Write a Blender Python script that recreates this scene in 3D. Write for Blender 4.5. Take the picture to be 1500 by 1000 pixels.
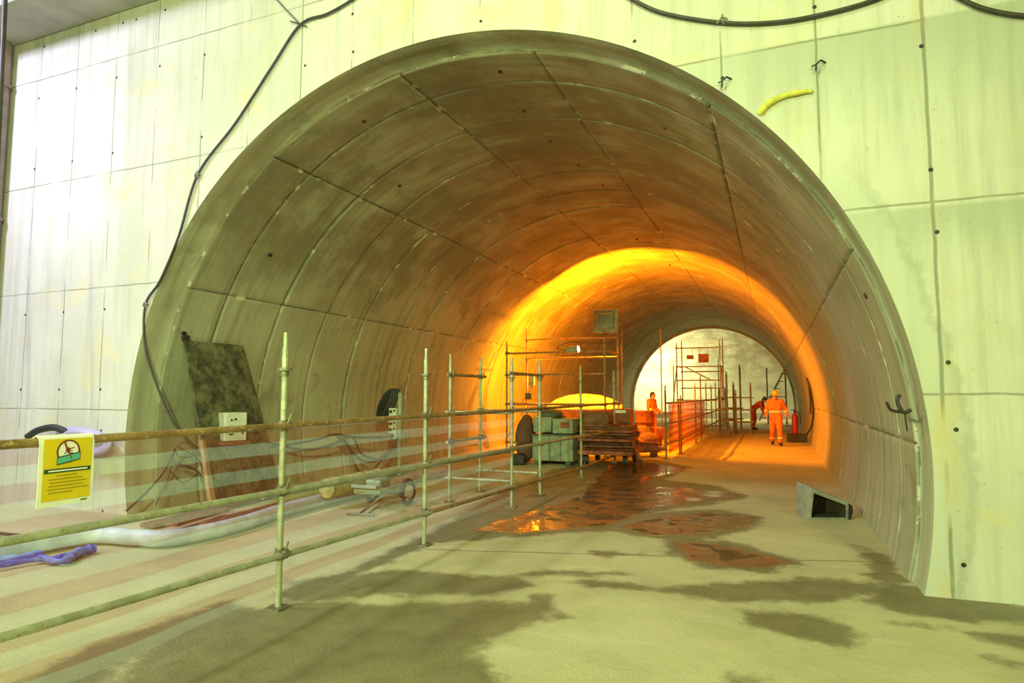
import bpy, bmesh, math, random
import numpy as np
from mathutils import Vector, Matrix, Quaternion
random.seed(7); rng = np.random.default_rng(7)
for o in list(bpy.data.objects): bpy.data.objects.remove(o)
SC = bpy.context.scene; COL = SC.collection
V = Vector; PI = math.pi

# ------------------------------------------------------------------ camera
F = 940.0; TH = math.atan(77/F); PSI = math.atan(384*math.cos(TH)/F); EYE = V((0, 0, 1.65))
FW = V((-math.sin(PSI)*math.cos(TH), math.cos(PSI)*math.cos(TH), math.sin(TH)))
RT = V((math.cos(PSI), math.sin(PSI), 0)); UP = RT.cross(FW)
cd = bpy.data.cameras.new('camera'); cam = bpy.data.objects.new('camera', cd); COL.objects.link(cam)
cd.sensor_width = 36; cd.lens = F/1500*36; cd.clip_end = 300; cd.clip_start = .05
cam.matrix_world = Matrix(((RT.x, UP.x, -FW.x, EYE.x), (RT.y, UP.y, -FW.y, EYE.y), (RT.z, UP.z, -FW.z, EYE.z), (0, 0, 0, 1)))
SC.camera = cam
def ray(px, py): return FW*F + RT*(px-750) - UP*(py-500)
WY = 6.32; WS = WY/6.5
def fl(px, py, z=0.0):
    d = ray(px, py); return EYE + d*((z-EYE.z)/d.z)
def pY(px, py, Y):
    d = ray(px, py); return EYE + d*(Y/d.y)
def pX(px, py, X):
    d = ray(px, py); return EYE + d*(X/d.x)

# ------------------------------------------------------------------ world, light, exposure
SC.view_settings.view_transform = 'Standard'; SC.view_settings.look = 'None'
SC.view_settings.gamma = 1; SC.view_settings.use_curve_mapping = False
SC.view_settings.exposure = -0.12
wd = bpy.data.worlds.new('world'); SC.world = wd; wd.use_nodes = True
bg = wd.node_tree.nodes['Background']; bg.inputs[0].default_value = (.86, .88, 1, 1); bg.inputs[1].default_value = .3
HALL = (.83, 1.0, .39)
def light(name, kind, loc, energy, color, target=None, **kw):
    d = bpy.data.lights.new(name, kind); d.energy = energy; d.color = color
    for k, v in kw.items(): setattr(d, k, v)
    o = bpy.data.objects.new(name, d); COL.objects.link(o); o.location = loc
    if target is not None: o.rotation_euler = (V(target)-V(loc)).to_track_quat('-Z', 'Y').to_euler()
    return o
light('hall_floodlight', 'AREA', (-.5, -11.5, 5.8), 560, HALL, (-2.5, 8, 2.6), size=.4, size_y=.3, shape='RECTANGLE')
light('hall_bay_light', 'AREA', (-2.2, .6, 9.6), 300, (.88, 1.0, .50), (-2.2, 5.6, 5.4), size=1.2, size_y=.5, shape='RECTANGLE')
light('tunnel_right_wall_fill', 'AREA', (-8.5, -8.5, 6.2), 360, HALL, (1.0, 9.5, 1.2), size=.6, size_y=.4, shape='RECTANGLE', spread=math.radians(75))  # unseen fill added to brighten the right tunnel wall
light('tunnel_left_wall_fill', 'AREA', (5.5, -8.0, 5.6), 250, HALL, (-8.0, 9.5, 1.8), size=.6, size_y=.4, shape='RECTANGLE', spread=math.radians(60))  # added fill with no fixture, lifts the left tunnel wall
light('shaft_daylight', 'AREA', (-11.8, 1.0, 8.6), 290, (.75, .70, 1.0), (-9.8, 6.3, 4.4), size=1.2, size_y=1.0, shape='RECTANGLE', spread=math.radians(105))
light('shaft_daylight_low', 'AREA', (-12.6, 1.4, 9.6), 60, (.74, .66, 1.0), (-7.6, 4.6, .3), size=1.0, size_y=1.0, shape='RECTANGLE', spread=math.radians(60))
SODIUM = (1.0, .25, .003)
FARCOL = (1.0, .95, .52)

# ------------------------------------------------------------------ materials
def nodes(name):
    m = bpy.data.materials.new(name); m.use_nodes = True
    nt = m.node_tree; return m, nt, nt.nodes['Principled BSDF'], nt.nodes, nt.links
class N:                                   # tiny node-graph helper
    def __init__(s, nt): s.nt = nt; s.n = nt.nodes; s.l = nt.links
    def put(s, sock, v):
        if hasattr(v, 'is_output') or isinstance(v, bpy.types.NodeSocket): s.l.new(v, sock)
        else: sock.default_value = v
    def math(s, op, a, b=None, c=None, clamp=False):
        n = s.n.new('ShaderNodeMath'); n.operation = op; n.use_clamp = clamp
        for i, v in enumerate((a, b, c)):
            if v is not None: s.put(n.inputs[i], v)
        return n.outputs[0]
    def mix(s, f, a, b, blend='MIX'):
        n = s.n.new('ShaderNodeMix'); n.data_type = 'RGBA'; n.blend_type = blend
        s.put(n.inputs['Factor'], f)
        for k, v in ((6, a), (7, b)):
            if isinstance(v, tuple) and len(v) == 3: v = (*v, 1)
            s.put(n.inputs[k], v)
        return n.outputs[2]
    def noise(s, vec, scale, detail=4, rough=.55, dist=0):
        n = s.n.new('ShaderNodeTexNoise'); n.inputs['Scale'].default_value = scale; n.inputs['Detail'].default_value = detail
        n.inputs['Roughness'].default_value = rough; n.inputs['Distortion'].default_value = dist
        if vec is not None: s.l.new(vec, n.inputs['Vector'])
        return n.outputs[0]
    def ramp(s, v, a, b, lo=0., hi=1.):
        n = s.n.new('ShaderNodeMapRange'); n.interpolation_type = 'SMOOTHSTEP'; s.put(n.inputs[0], v)
        n.inputs[1].default_value = a; n.inputs[2].default_value = b; n.inputs[3].default_value = lo; n.inputs[4].default_value = hi
        return n.outputs[0]
    def pos(s, scale=None):
        g = s.n.new('ShaderNodeNewGeometry').outputs['Position']
        if scale is None: return g
        m = s.n.new('ShaderNodeMapping'); m.inputs['Scale'].default_value = scale; s.l.new(g, m.inputs[0]); return m.outputs[0]
    def objc(s, scale=None):
        g = s.n.new('ShaderNodeTexCoord').outputs['Object']
        if scale is None: return g
        m = s.n.new('ShaderNodeMapping'); m.inputs['Scale'].default_value = scale; s.l.new(g, m.inputs[0]); return m.outputs[0]
    def sep(s, v):
        n = s.n.new('ShaderNodeSeparateXYZ'); s.l.new(v, n.inputs[0]); return n.outputs
    def attr(s, name):
        n = s.n.new('ShaderNodeAttribute'); n.attribute_name = name; return n.outputs['Fac']
    def bump(s, h, strength, dist, bsdf):
        n = s.n.new('ShaderNodeBump'); n.inputs['Strength'].default_value = strength; n.inputs['Distance'].default_value = dist
        s.l.new(h, n.inputs['Height']); s.l.new(n.outputs[0], bsdf.inputs['Normal'])

def mat(name, col, rough=.6, metal=0., var=.25, scale=14., bump=.15, col2=None, spots=None):
    m, nt, b, n, l = nodes(name); g = N(nt)
    c2 = col2 or tuple(x*(1-var) for x in col)
    f = g.ramp(g.noise(g.objc(), scale, 5, .6), .35, .68)
    c = g.mix(f, col, c2)
    if spots: c = g.mix(g.ramp(g.noise(g.objc(), scale*3.3, 3, .7), .56, .64), c, spots)
    l.new(c, b.inputs['Base Color']); b.inputs['Roughness'].default_value = rough; b.inputs['Metallic'].default_value = metal
    if bump: g.bump(g.noise(g.objc(), scale*4, 3), bump, .01, b)
    return m

# front wall: board-marked concrete with formwork joints, stains and pour lines
WX = [1.34, .47, -.39, -1.27, -2.15, -3.05, -3.95, -4.85, -5.65, -6.54, -7.4, -8.33, -9.22, -10.12, -11.02, -11.95]
def wall_material():
    m, nt, b, n, l = nodes('wall_concrete'); g = N(nt)
    p = g.pos(); x, y, z = g.sep(p); x = g.math('DIVIDE', x, WS); z = g.math('ADD', g.math('DIVIDE', g.math('SUBTRACT', z, 1.65), WS), 1.65)
    wob = g.math('MULTIPLY', g.math('SUBTRACT', g.noise(p, 2.2, 3), .5), .03)
    xw = g.math('ADD', x, wob); zw = g.math('ADD', z, wob)
    def line(c, v, w): return g.ramp(g.math('ABSOLUTE', g.math('SUBTRACT', c, v)), w*.3, w, 1., 0.)
    fine = g.noise(p, 5, 5, .65); big = g.noise(p, .55, 4, .6); streak = g.noise(g.pos((6, 6, .35)), 1.3, 5, .65)
    # each formwork panel set has its own tone
    cell = g.noise(g.pos((.8, .01, .45)), 1.0, 0)
    vor = n.new('ShaderNodeTexVoronoi'); vor.inputs['Scale'].default_value = 1; l.new(g.pos((1.11, .001, .57)), vor.inputs['Vector']); vor.inputs['Randomness'].default_value = .15
    col = g.mix(g.ramp(big, .35, .7), (.66, .66, .60), (.55, .55, .47))
    col = g.mix(g.math('MULTIPLY', g.ramp(streak, .45, .72), .55), col, (.44, .44, .37))
    col = g.mix(g.math('MULTIPLY', vor.outputs['Color'], .0), col, (.5, .5, .42))
    col = g.mix(g.math('MULTIPLY', g.ramp(g.noise(p, 1.1, 6, .7, .8), .53, .68), .6), col, (.66, .59, .34))
    # grey washed bleed below the pour lines
    wash = None
    for zz, hh in ((5.03, 1.1), (3.3, .5), (6.8, .8)):
        t = g.math('MULTIPLY', g.ramp(g.math('SUBTRACT', zz, z), -.01, .03), g.ramp(g.math('SUBTRACT', zz, g.math('ADD', z, g.math('MULTIPLY', streak, .9))), -.45, hh-.3, 1., 0.))
        wash = t if wash is None else g.math('MAXIMUM', wash, t)
    right = g.ramp(x, -1.2, .2)
    col = g.mix(g.math('MULTIPLY', g.math('MULTIPLY', wash, right), .8), col, (.42, .45, .37))
    # mortar smear round the portal on the right
    rad = g.math('POWER', g.math('ADD', g.math('POWER', g.math('ADD', x, 3.68), 2.), g.math('POWER', g.math('SUBTRACT', z, .98), 2.)), .5)
    sm = g.math('MULTIPLY', g.math('MULTIPLY', g.ramp(g.math('ADD', rad, g.math('MULTIPLY', fine, .35)), 5.3, 5.42, 1., 0.), g.ramp(x, -.6, .4)), g.ramp(z, 3.9, 3.2))
    col = g.mix(g.math('MULTIPLY', sm, .55), col, (.50, .53, .45))
    edge = g.ramp(g.math('ABSOLUTE', g.math('SUBTRACT', g.math('ADD', rad, g.math('MULTIPLY', fine, .35)), 5.36)), .0, .07, 1., 0.)
    col = g.mix(g.math('MULTIPLY', g.math('MULTIPLY', edge, g.math('MULTIPLY', g.ramp(x, -.6, .4), g.ramp(z, 3.9, 3.2))), .5), col, (.36, .38, .30))
    # joints
    j = None
    for v in WX:
        t = line(xw, v, .014 if v != 1.34 else .022); j = t if j is None else g.math('MAXIMUM', j, t)
    j = g.math('MULTIPLY', j, g.ramp(g.noise(g.pos((3, 1, .8)), 1.6, 3), .4, .56))
    j1 = g.math('MULTIPLY', line(xw, 1.34, .02), g.ramp(z, 1.5, 1.9)); j = g.math('MAXIMUM', j, j1)
    h = None
    for v, x0, x1 in ((5.0, -30, 1.36), (6.8, -30, 30), (3.24, -30, -7), (1.42, -30, -7), (3.33, -1, 30), (1.65, -1, 30)):
        t = g.math('MULTIPLY', g.math('MULTIPLY', line(zw, v, .014), g.ramp(g.noise(p, 1.7, 3), .3, .55, .35, 1.)), g.math('MULTIPLY', g.math('GREATER_THAN', x, x0), g.math('LESS_THAN', x, x1)))
        h = t if h is None else g.math('MAXIMUM', h, t)
    jj = g.math('MAXIMUM', g.math('MULTIPLY', j, .75), g.math('MULTIPLY', h, .7))
    col = g.mix(jj, col, (.21, .20, .13))
    # rusty bleed near the joints
    rust = None
    for v in (1.34, -2.15, -3.95, -6.54):
        t = line(xw, v, .16); rust = t if rust is None else g.math('MAXIMUM', rust, t)
    col = g.mix(g.math('MULTIPLY', g.math('MULTIPLY', rust, g.ramp(g.noise(g.pos((3, 3, .7)), 1.4, 4), .48, .66)), .5), col, (.62, .48, .2))
    pits = g.ramp(g.noise(p, 26, 2, .5), .70, .76)
    col = g.mix(g.math('MULTIPLY', pits, .5), col, (.3, .29, .22))
    l.new(col, b.inputs['Base Color']); b.inputs['Roughness'].default_value = .82
    hh = g.math('SUBTRACT', g.math('ADD', g.math('MULTIPLY', fine, .5), g.math('MULTIPLY', streak, .3)), g.math('MULTIPLY', jj, 1.4))
    g.bump(hh, .35, .02, b)
    return m
def lining_material():
    m, nt, b, n, l = nodes('lining_concrete'); g = N(nt)
    p = g.pos(); jt = g.attr('joint')
    fine = g.noise(p, 6, 5, .65); ringn = g.noise(g.pos((.35, 5.5, .35)), 1.6, 5, .62); big = g.noise(p, .5, 3)
    col = g.mix(g.ramp(big, .36, .68), (.44, .455, .33), (.345, .35, .24))
    col = g.mix(g.math('MULTIPLY', g.ramp(ringn, .44, .70), .6), col, (.225, .215, .14))
    col = g.mix(g.math('MULTIPLY', g.ramp(ringn, .36, .24), .3), col, (.58, .56, .44))
    col = g.mix(g.math('MULTIPLY', g.ramp(g.noise(p, 1.5, 5, .7, .6), .55, .70), .6), col, (.22, .205, .14))
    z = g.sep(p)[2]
    crown = g.ramp(z, 3.2, 5.2)      # rust stained crown, its shade painted into the colour too
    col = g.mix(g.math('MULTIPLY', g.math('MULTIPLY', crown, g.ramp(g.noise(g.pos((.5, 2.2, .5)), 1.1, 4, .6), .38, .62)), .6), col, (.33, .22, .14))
    col = g.mix(g.math('MULTIPLY', g.math('MULTIPLY', g.ramp(z, 2.6, 4.4), g.ramp(g.noise(p, 1.0, 6, .68), .40, .60, .0, 1.)), .60), col, (.185, .165, .105))  # painted shade of the crown, patchy and denser with height
    jm = g.math('MULTIPLY', jt, g.ramp(g.noise(p, 1.3, 3), .30, .58))
    col = g.mix(jm, col, (.10, .09, .06))
    chip = g.math('MULTIPLY', g.math('MULTIPLY', g.ramp(g.attr('near_joint'), .2, .9), g.ramp(g.noise(p, 3.0, 4, .7), .56, .63)), .85)
    col = g.mix(chip, col, (.70, .69, .54))
    col = g.mix(g.math('MULTIPLY', g.ramp(g.noise(p, 30, 2), .70, .75), .6), col, (.18, .17, .12))
    l.new(col, b.inputs['Base Color']); b.inputs['Roughness'].default_value = .72
    g.bump(g.math('ADD', fine, g.math('MULTIPLY', ringn, 1.2)), .3, .02, b)
    return m
def floor_material():
    m, nt, b, n, l = nodes('floor_concrete'); g = N(nt)
    p = g.pos()
    nz = g.math('SUBTRACT', g.noise(p, 2.4, 6, .68), .5); nz2 = g.math('SUBTRACT', g.noise(p, 9, 4, .6), .5)
    wob = g.math('ADD', g.math('MULTIPLY', nz, .55), g.math('MULTIPLY', nz2, .12))
    damp_shade = g.ramp(g.math('ADD', g.attr('damp_shade'), wob), -.07, .10)
    pud = g.ramp(g.math('ADD', g.attr('puddle'), g.math('MULTIPLY', wob, .7)), -.02, .10)
    speck = g.ramp(g.noise(p, 3.3, 5, .7), .62, .70)
    col = g.mix(g.ramp(g.noise(p, .7, 5, .65), .35, .68), (.58, .53, .32), (.46, .42, .245))
    col = g.mix(g.math('MULTIPLY', g.ramp(g.noise(g.pos((.5, 2.2, 1)), 1.4, 5, .7), .5, .72), .35), col, (.66, .63, .46))
    col = g.mix(g.math('MULTIPLY', speck, .5), col, (.36, .33, .22))
    dcol = g.mix(g.ramp(g.noise(p, 4, 5, .7), .35, .7), (.21, .185, .095), (.145, .125, .065))
    col = g.mix(g.math('MULTIPLY', damp_shade, .9), col, dcol)
    pcol = g.mix(g.ramp(g.noise(p, 5, 4), .4, .6), (.17, .10, .05), (.12, .07, .035))
    col = g.mix(g.math('MULTIPLY', pud, .95), col, pcol)
    x, y, z = g.sep(p)
    # saw-cut joint across the floor
    jn = g.math('ADD', g.math('SUBTRACT', y, g.math('ADD', g.math('MULTIPLY', x, .28), 7.12)), g.math('MULTIPLY', nz, .12))
    jl = g.math('MULTIPLY', g.ramp(g.math('ABSOLUTE', jn), .006, .022, 1., 0.), g.math('GREATER_THAN', x, -3.5))
    col = g.mix(g.math('MULTIPLY', jl, .8), col, (.12, .10, .06))
    l.new(col, b.inputs['Base Color'])
    r = g.math('SUBTRACT', .85, g.math('MULTIPLY', damp_shade, .22)); r = g.math('SUBTRACT', r, g.math('MULTIPLY', pud, .40), clamp=True)
    wet = g.math('MULTIPLY', pud, g.ramp(g.noise(p, 2.6, 4, .6), .47, .56))
    r = g.math('SUBTRACT', r, g.math('MULTIPLY', wet, .35)); r = g.math('MAXIMUM', r, .06)
    l.new(r, b.inputs['Roughness'])
    hgt = g.math('MULTIPLY', g.math('ADD', nz2, g.noise(p, 40, 3)), g.math('SUBTRACT', 1., g.math('MULTIPLY', wet, .93)))
    g.bump(hgt, .45, .012, b)
    return m
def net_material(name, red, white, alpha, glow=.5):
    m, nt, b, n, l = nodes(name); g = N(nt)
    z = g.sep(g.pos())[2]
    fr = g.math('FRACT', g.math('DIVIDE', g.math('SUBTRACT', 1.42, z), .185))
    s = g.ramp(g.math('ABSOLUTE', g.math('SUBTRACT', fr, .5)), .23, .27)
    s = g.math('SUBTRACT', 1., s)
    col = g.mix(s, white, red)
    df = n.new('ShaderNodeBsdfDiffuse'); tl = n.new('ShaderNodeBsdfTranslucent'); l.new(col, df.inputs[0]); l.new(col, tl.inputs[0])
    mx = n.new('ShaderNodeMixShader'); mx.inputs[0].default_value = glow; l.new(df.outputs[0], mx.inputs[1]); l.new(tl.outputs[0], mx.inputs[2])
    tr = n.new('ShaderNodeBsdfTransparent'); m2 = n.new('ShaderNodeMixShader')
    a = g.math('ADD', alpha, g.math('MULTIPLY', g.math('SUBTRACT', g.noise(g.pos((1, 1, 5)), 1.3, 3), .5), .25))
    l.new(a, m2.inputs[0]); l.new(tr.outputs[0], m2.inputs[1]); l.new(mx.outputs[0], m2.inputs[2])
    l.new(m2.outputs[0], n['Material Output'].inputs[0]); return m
def emit(name, col, s):
    m, nt, b, n, l = nodes(name); b.inputs['Base Color'].default_value = (*col, 1); b.inputs['Emission Color'].default_value = (*col, 1); b.inputs['Emission Strength'].default_value = s; return m

M = dict(
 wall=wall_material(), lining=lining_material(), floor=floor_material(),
 plain=mat('plain_concrete', (.5, .5, .44), .8, 0, .25, 1.5, .2),
 steel=mat('galvanised_tube', (.49, .51, .37), .5, .35, .35, 9, .12, spots=(.32, .30, .22)),
 rust=mat('rusty_tube', (.40, .25, .11), .55, .35, .45, 7, .15, spots=(.55, .42, .2)),
 coupler=mat('coupler_steel', (.28, .27, .2), .5, .6, .4, 20, .2),
 dark=mat('black_rubber', (.03, .03, .028), .55, 0, .3, 10, .1),
 cable=mat('cable_sheath', (.055, .05, .04), .5, 0, .4, 8, .1),
 hose=mat('pale_blue_hose', (.62, .68, .84), .45, 0, .3, 5, .15),
 blue=mat('blue_plastic', (.05, .09, .75), .4, 0, .5, 7, .3, col2=(.2, .26, .8)),
 lilac=mat('lilac_hose', (.50, .44, .72), .45, 0, .2, 5, .1),
 yellow=mat('sign_yellow', (.75, .55, .01), .45, 0, .1, 4, 0),
 white=mat('sign_white', (.85, .86, .80), .4, 0, .05, 6, 0),
 teal=mat('sign_teal', (.10, .42, .36), .5, 0, .1, 6, 0),
 dgreen=mat('sign_dark_green', (.01, .07, .04), .5, 0, .1, 6, 0),
 maroon=mat('sign_maroon', (.22, .02, .015), .5, 0, .1, 6, 0),
 ink=mat('sign_brown_ink', (.38, .24, .01), .5, 0, .1, 6, 0),
 ply=mat('mouldy_plywood', (.17, .165, .09), .9, 0, .5, 4.5, .3, col2=(.03, .033, .02), spots=(.05, .055, .035)),
 timber=mat('orange_timber', (.42, .27, .16), .8, 0, .3, 8, .25),
 wood=mat('brown_planks', (.24, .085, .04), .8, 0, .5, 6, .3),
 boxgrey=mat('pale_grey_enamel', (.60, .62, .52), .5, 0, .15, 9, .05),
 machine=mat('grey_green_paint', (.34, .41, .31), .5, .1, .3, 5, .1),
 machine2=mat('dark_green_paint', (.12, .15, .10), .5, .1, .4, 6, .15),
 redsteel=mat('red_oxide_steel', (.45, .12, .05), .6, .1, .45, 6, .2),
 brownt=mat('brown_tarpaulin', (.28, .12, .055), .7, 0, .4, 4, .4),
 cream=mat('cream_canvas', (.80, .72, .42), .55, 0, .12, 4, .1),
 orange=mat('hi_vis_orange', (.85, .22, .03), .7, 0, .3, 14, .3),
 redor=mat('hi_vis_red_orange', (.75, .13, .04), .7, 0, .3, 14, .3),
 reflect=mat('reflective_tape', (.85, .85, .65), .3, .1, .1, 10, 0),
 skin=mat('skin', (.45, .26, .17), .55, 0, .15, 20, .05),
 helmet=mat('yellow_helmet', (.85, .55, .06), .35, 0, .1, 6, 0),
 boot=mat('black_boot', (.025, .022, .02), .6, 0, .3, 12, .2),
 glove=mat('grey_glove', (.38, .36, .34), .8, 0, .3, 14, .2),
 hair=mat('dark_hair', (.03, .02, .015), .6, 0, .3, 30, .3),
 sack=mat('pinkish_sack', (.20, .10, .07), .85, 0, .35, 7, .4),
 duct=mat('yellow_duct', (.50, .44, .18), .6, 0, .45, 9, .3),
 foam=mat('yellow_foam', (.72, .68, .12), .8, 0, .3, 20, .6),
 red=mat('red_paint', (.55, .03, .03), .4, 0, .2, 8, .05),
 tub=mat('grey_plastic_tub', (.33, .34, .28), .65, 0, .35, 6, .2),
 tubin=mat('dark_mud', (.045, .035, .022), .9, 0, .5, 8, .5, spots=(.09, .08, .05)),
 lampbox=mat('lamp_housing', (.27, .31, .22), .5, .3, .3, 5, .1),
 lampglass=emit('sodium_glass', (1, .55, .1), 6), workglass=emit('work_lamp_glass', (1, .95, .8), 1.5), farglass=emit('pale_lamp_glass', (1, .97, .8), 8),
 net=net_material('striped_net', (.40, .12, .05), (.60, .66, .60), .29),
 netfar=net_material('striped_net_orange_lit', (.55, .16, .04), (.72, .42, .2), .82, .3),  # same net with the orange lamplight put into its colours
)

# ------------------------------------------------------------------ mesh helpers
class MB:
    def __init__(s): s.v = []; s.f = []; s.sm = []
    def add(s, vs, fs, smooth=False):
        k = len(s.v); s.v += [V(v) for v in vs]
        for f in fs: s.f.append([i+k for i in f]); s.sm.append(smooth)
        return s
    def box(s, c, size, rot=None, bev=.0):
        bm = bmesh.new(); bmesh.ops.create_cube(bm, size=1)
        for v in bm.verts: v.co = V((v.co.x*size[0], v.co.y*size[1], v.co.z*size[2]))
        if bev: bmesh.ops.bevel(bm, geom=bm.edges[:], offset=bev, segments=2, affect='EDGES', profile=.5)
        return s._bm(bm, c, rot, False)
    def _bm(s, bm, c, rot, smooth):
        R = rot.to_matrix() if isinstance(rot, Quaternion) else (rot if rot is not None else Matrix.Identity(3))
        bm.verts.index_update(); k = len(s.v); c = V(c)
        s.v += [R @ v.co + c for v in bm.verts]
        for f in bm.faces: s.f.append([v.index+k for v in f.verts]); s.sm.append(smooth)
        bm.free(); return s
    def ball(s, c, r, rot=None, sub=2, smooth=True):
        bm = bmesh.new(); bmesh.ops.create_icosphere(bm, subdivisions=sub, radius=1)
        r = (r, r, r) if not hasattr(r, '__len__') else r
        for v in bm.verts: v.co = V((v.co.x*r[0], v.co.y*r[1], v.co.z*r[2]))
        return s._bm(bm, c, rot, smooth)
    def tube(s, pts, r, n=10, caps=True, closed=False):
        pts = [V(p) for p in pts]; m = len(pts); rs = r if hasattr(r, '__len__') else [r]*m
        T = []
        for i in range(m):
            a = pts[(i-1) % m] if (i or closed) else pts[0]; b = pts[(i+1) % m] if (i < m-1 or closed) else pts[-1]
            t = (b-a); T.append(t.normalized() if t.length > 1e-9 else V((0, 0, 1)))
        u = T[0].orthogonal().normalized(); rings = []
        for i in range(m):
            u = (u - T[i]*u.dot(T[i])); u = u.normalized() if u.length > 1e-6 else T[i].orthogonal().normalized()
            w = T[i].cross(u)
            rings.append([pts[i] + (u*math.cos(2*PI*k/n) + w*math.sin(2*PI*k/n))*rs[i] for k in range(n)])
        vs = [p for R in rings for p in R]; fs = []
        for i in range(m if closed else m-1):
            a = i*n; b = ((i+1) % m)*n
            for k in range(n): fs.append([a+k, a+(k+1) % n, b+(k+1) % n, b+k])
        s.add(vs, fs, True)
        if caps and not closed:
            s.add(rings[0], [list(range(n))[::-1]]); s.add(rings[-1], [list(range(n))])
        return s
    def cyl(s, a, b, r0, r1=None, n=14): return s.tube([a, b], [r0, r0 if r1 is None else r1], n)
    def prism(s, poly, ax, d):                       # polygon (list of 3d points) extruded by vector
        d = V(d); n = len(poly); vs = [V(p) for p in poly] + [V(p)+d for p in poly]
        fs = [list(range(n))[::-1], list(range(n, 2*n))] + [[i, (i+1) % n, n+(i+1) % n, n+i] for i in range(n)]
        return s.add(vs, fs)
    def lathe(s, c, prof, n=24, sx=1, sy=1, smooth=True):
        c = V(c); vs = [c+V((r*math.cos(2*PI*k/n)*sx, r*math.sin(2*PI*k/n)*sy, z)) for r, z in prof for k in range(n)]
        fs = [[i*n+k, i*n+(k+1) % n, (i+1)*n+(k+1) % n, (i+1)*n+k] for i in range(len(prof)-1) for k in range(n)]
        fs += [list(range(n))[::-1], [(len(prof)-1)*n+k for k in range(n)]]
        return s.add(vs, fs, smooth)
    def build(s, name, m, parent=None, origin=True):
        off = V((0, 0, 0)); p = parent
        while p is not None: off += p.location; p = p.parent
        loc = V((0, 0, 0))
        if parent is None and origin:
            a = np.array([tuple(v) for v in s.v]); loc = V(((a[:, 0].min()+a[:, 0].max())/2, (a[:, 1].min()+a[:, 1].max())/2, a[:, 2].min())); off = loc
        me = bpy.data.meshes.new(name); me.from_pydata([tuple(v-off) for v in s.v], [], s.f)
        me.polygons.foreach_set('use_smooth', s.sm); me.materials.append(m)
        bm = bmesh.new(); bm.from_mesh(me); bmesh.ops.recalc_face_normals(bm, faces=bm.faces); bm.to_mesh(me); bm.free()
        o = bpy.data.objects.new(name, me); COL.objects.link(o); o.location = loc
        if parent is not None: o.parent = parent
        return o
def tag(o, label, cat, group=None):
    o['label'] = label; o['category'] = cat
    if group: o['group'] = group
    return o
def thing(name, label, cat, loc, group=None):
    o = bpy.data.objects.new(name, None); o.empty_display_size = .1; COL.objects.link(o); o.location = loc; return tag(o, label, cat, group)
def struct(o): o['kind'] = 'structure'; return o
def smoothpts(pts, k=6):                                # Catmull-Rom
    pts = [V(p) for p in pts]; P = [pts[0]*2-pts[1]] + pts + [pts[-1]*2-pts[-2]]; out = []
    for i in range(1, len(P)-2):
        a, b, c, d = P[i-1:i+3]
        for j in range(k):
            t = j/k; out.append(.5*((2*b)+(c-a)*t+(2*a-5*b+4*c-d)*t*t+(3*b-a-3*c+d)*t**3))
    out.append(pts[-1]); return out
def rotz(a): return Matrix.Rotation(a, 3, 'Z')

# ------------------------------------------------------------------ setting: hall, portal wall, tunnel, floor
CX, CZ, R0, R1 = -3.59, 1.0, 4.795, 4.755
A0 = math.radians(-13.5); A1 = math.radians(193.5)
def ringpt(a, r, y): return V((CX+r*math.cos(a), y, CZ+r*math.sin(a)))
# wall with a round hole: strips from the circle out to a rectangle
b = MB(); n = 96; XL, XR, ZT = -15.0, 9.0, 10.6
def outer(a):
    c, s = math.cos(a), math.sin(a); t = 1e9
    if c > 1e-6: t = min(t, (XR-CX)/c)
    if c < -1e-6: t = min(t, (XL-CX)/c)
    if s > 1e-6: t = min(t, (ZT-CZ)/s)
    if s < -1e-6: t = min(t, (CZ+.25)/-s)
    return V((CX+c*t, WY, CZ+s*t))
angs = sorted([A0+(A1-A0)*i/n for i in range(n+1)] + [math.atan2(ZT-CZ, XR-CX), math.atan2(ZT-CZ, XL-CX), math.atan2(-CZ-.25, XR-CX), 2*PI+math.atan2(-CZ-.25, XL-CX)])
vs = []; fs = []
for a in angs: vs += [ringpt(a, R0, WY), outer(a)]
for i in range(len(angs)-1): fs.append([2*i, 2*i+1, 2*i+3, 2*i+2])
b.add(vs, fs); w = struct(b.build('wall_front', M['wall'], None, False))
# tie holes: small dark cone recess plugs of the formwork
b = MB()
HO = [(1.34, 3.62), (1.36, 3.06), (1.39, 1.92), (1.42, 1.35), (1.42, .23), (1.32, 4.76), (.47, 5.33), (-.38, 4.79), (-1.25, 5.36), (-4.85, 6.5), (-4.83, 5.99), (-5.59, 5.96), (-3.04, 5.99), (-10.98, 7.36), (-9.74, 7.36), (-9.12, 7.35), (-8.83, 7.34), (-8.22, 7.35),
      (-7.39, 6.48), (-7.38, 5.27), (-9.02, -.03)] + [(x, z) for x in (-11.04, -10.12, -9.2) for z in (6.49, 5.3, 2.91, 1.72)] + [(-8.28, 6.49), (-9.14, 1.12)]
for x, z in HO:
    x *= WS; z = 1.65+(z-1.65)*WS; r = .015; c = V((x, WY-.004, z)); b.add([c+V((r*math.cos(t), 0, r*math.sin(t))) for t in [k*PI/5 for k in range(10)]] + [c+V((r*1.3*math.cos(t), .0035, r*1.3*math.sin(t))) for t in [k*PI/5 for k in range(10)]],
          [list(range(10))] + [[k, (k+1) % 10, 10+(k+1) % 10, 10+k] for k in range(10)])
o = b.build('tie_hole', M['dark'], w); o['kind'] = 'structure'

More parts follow.
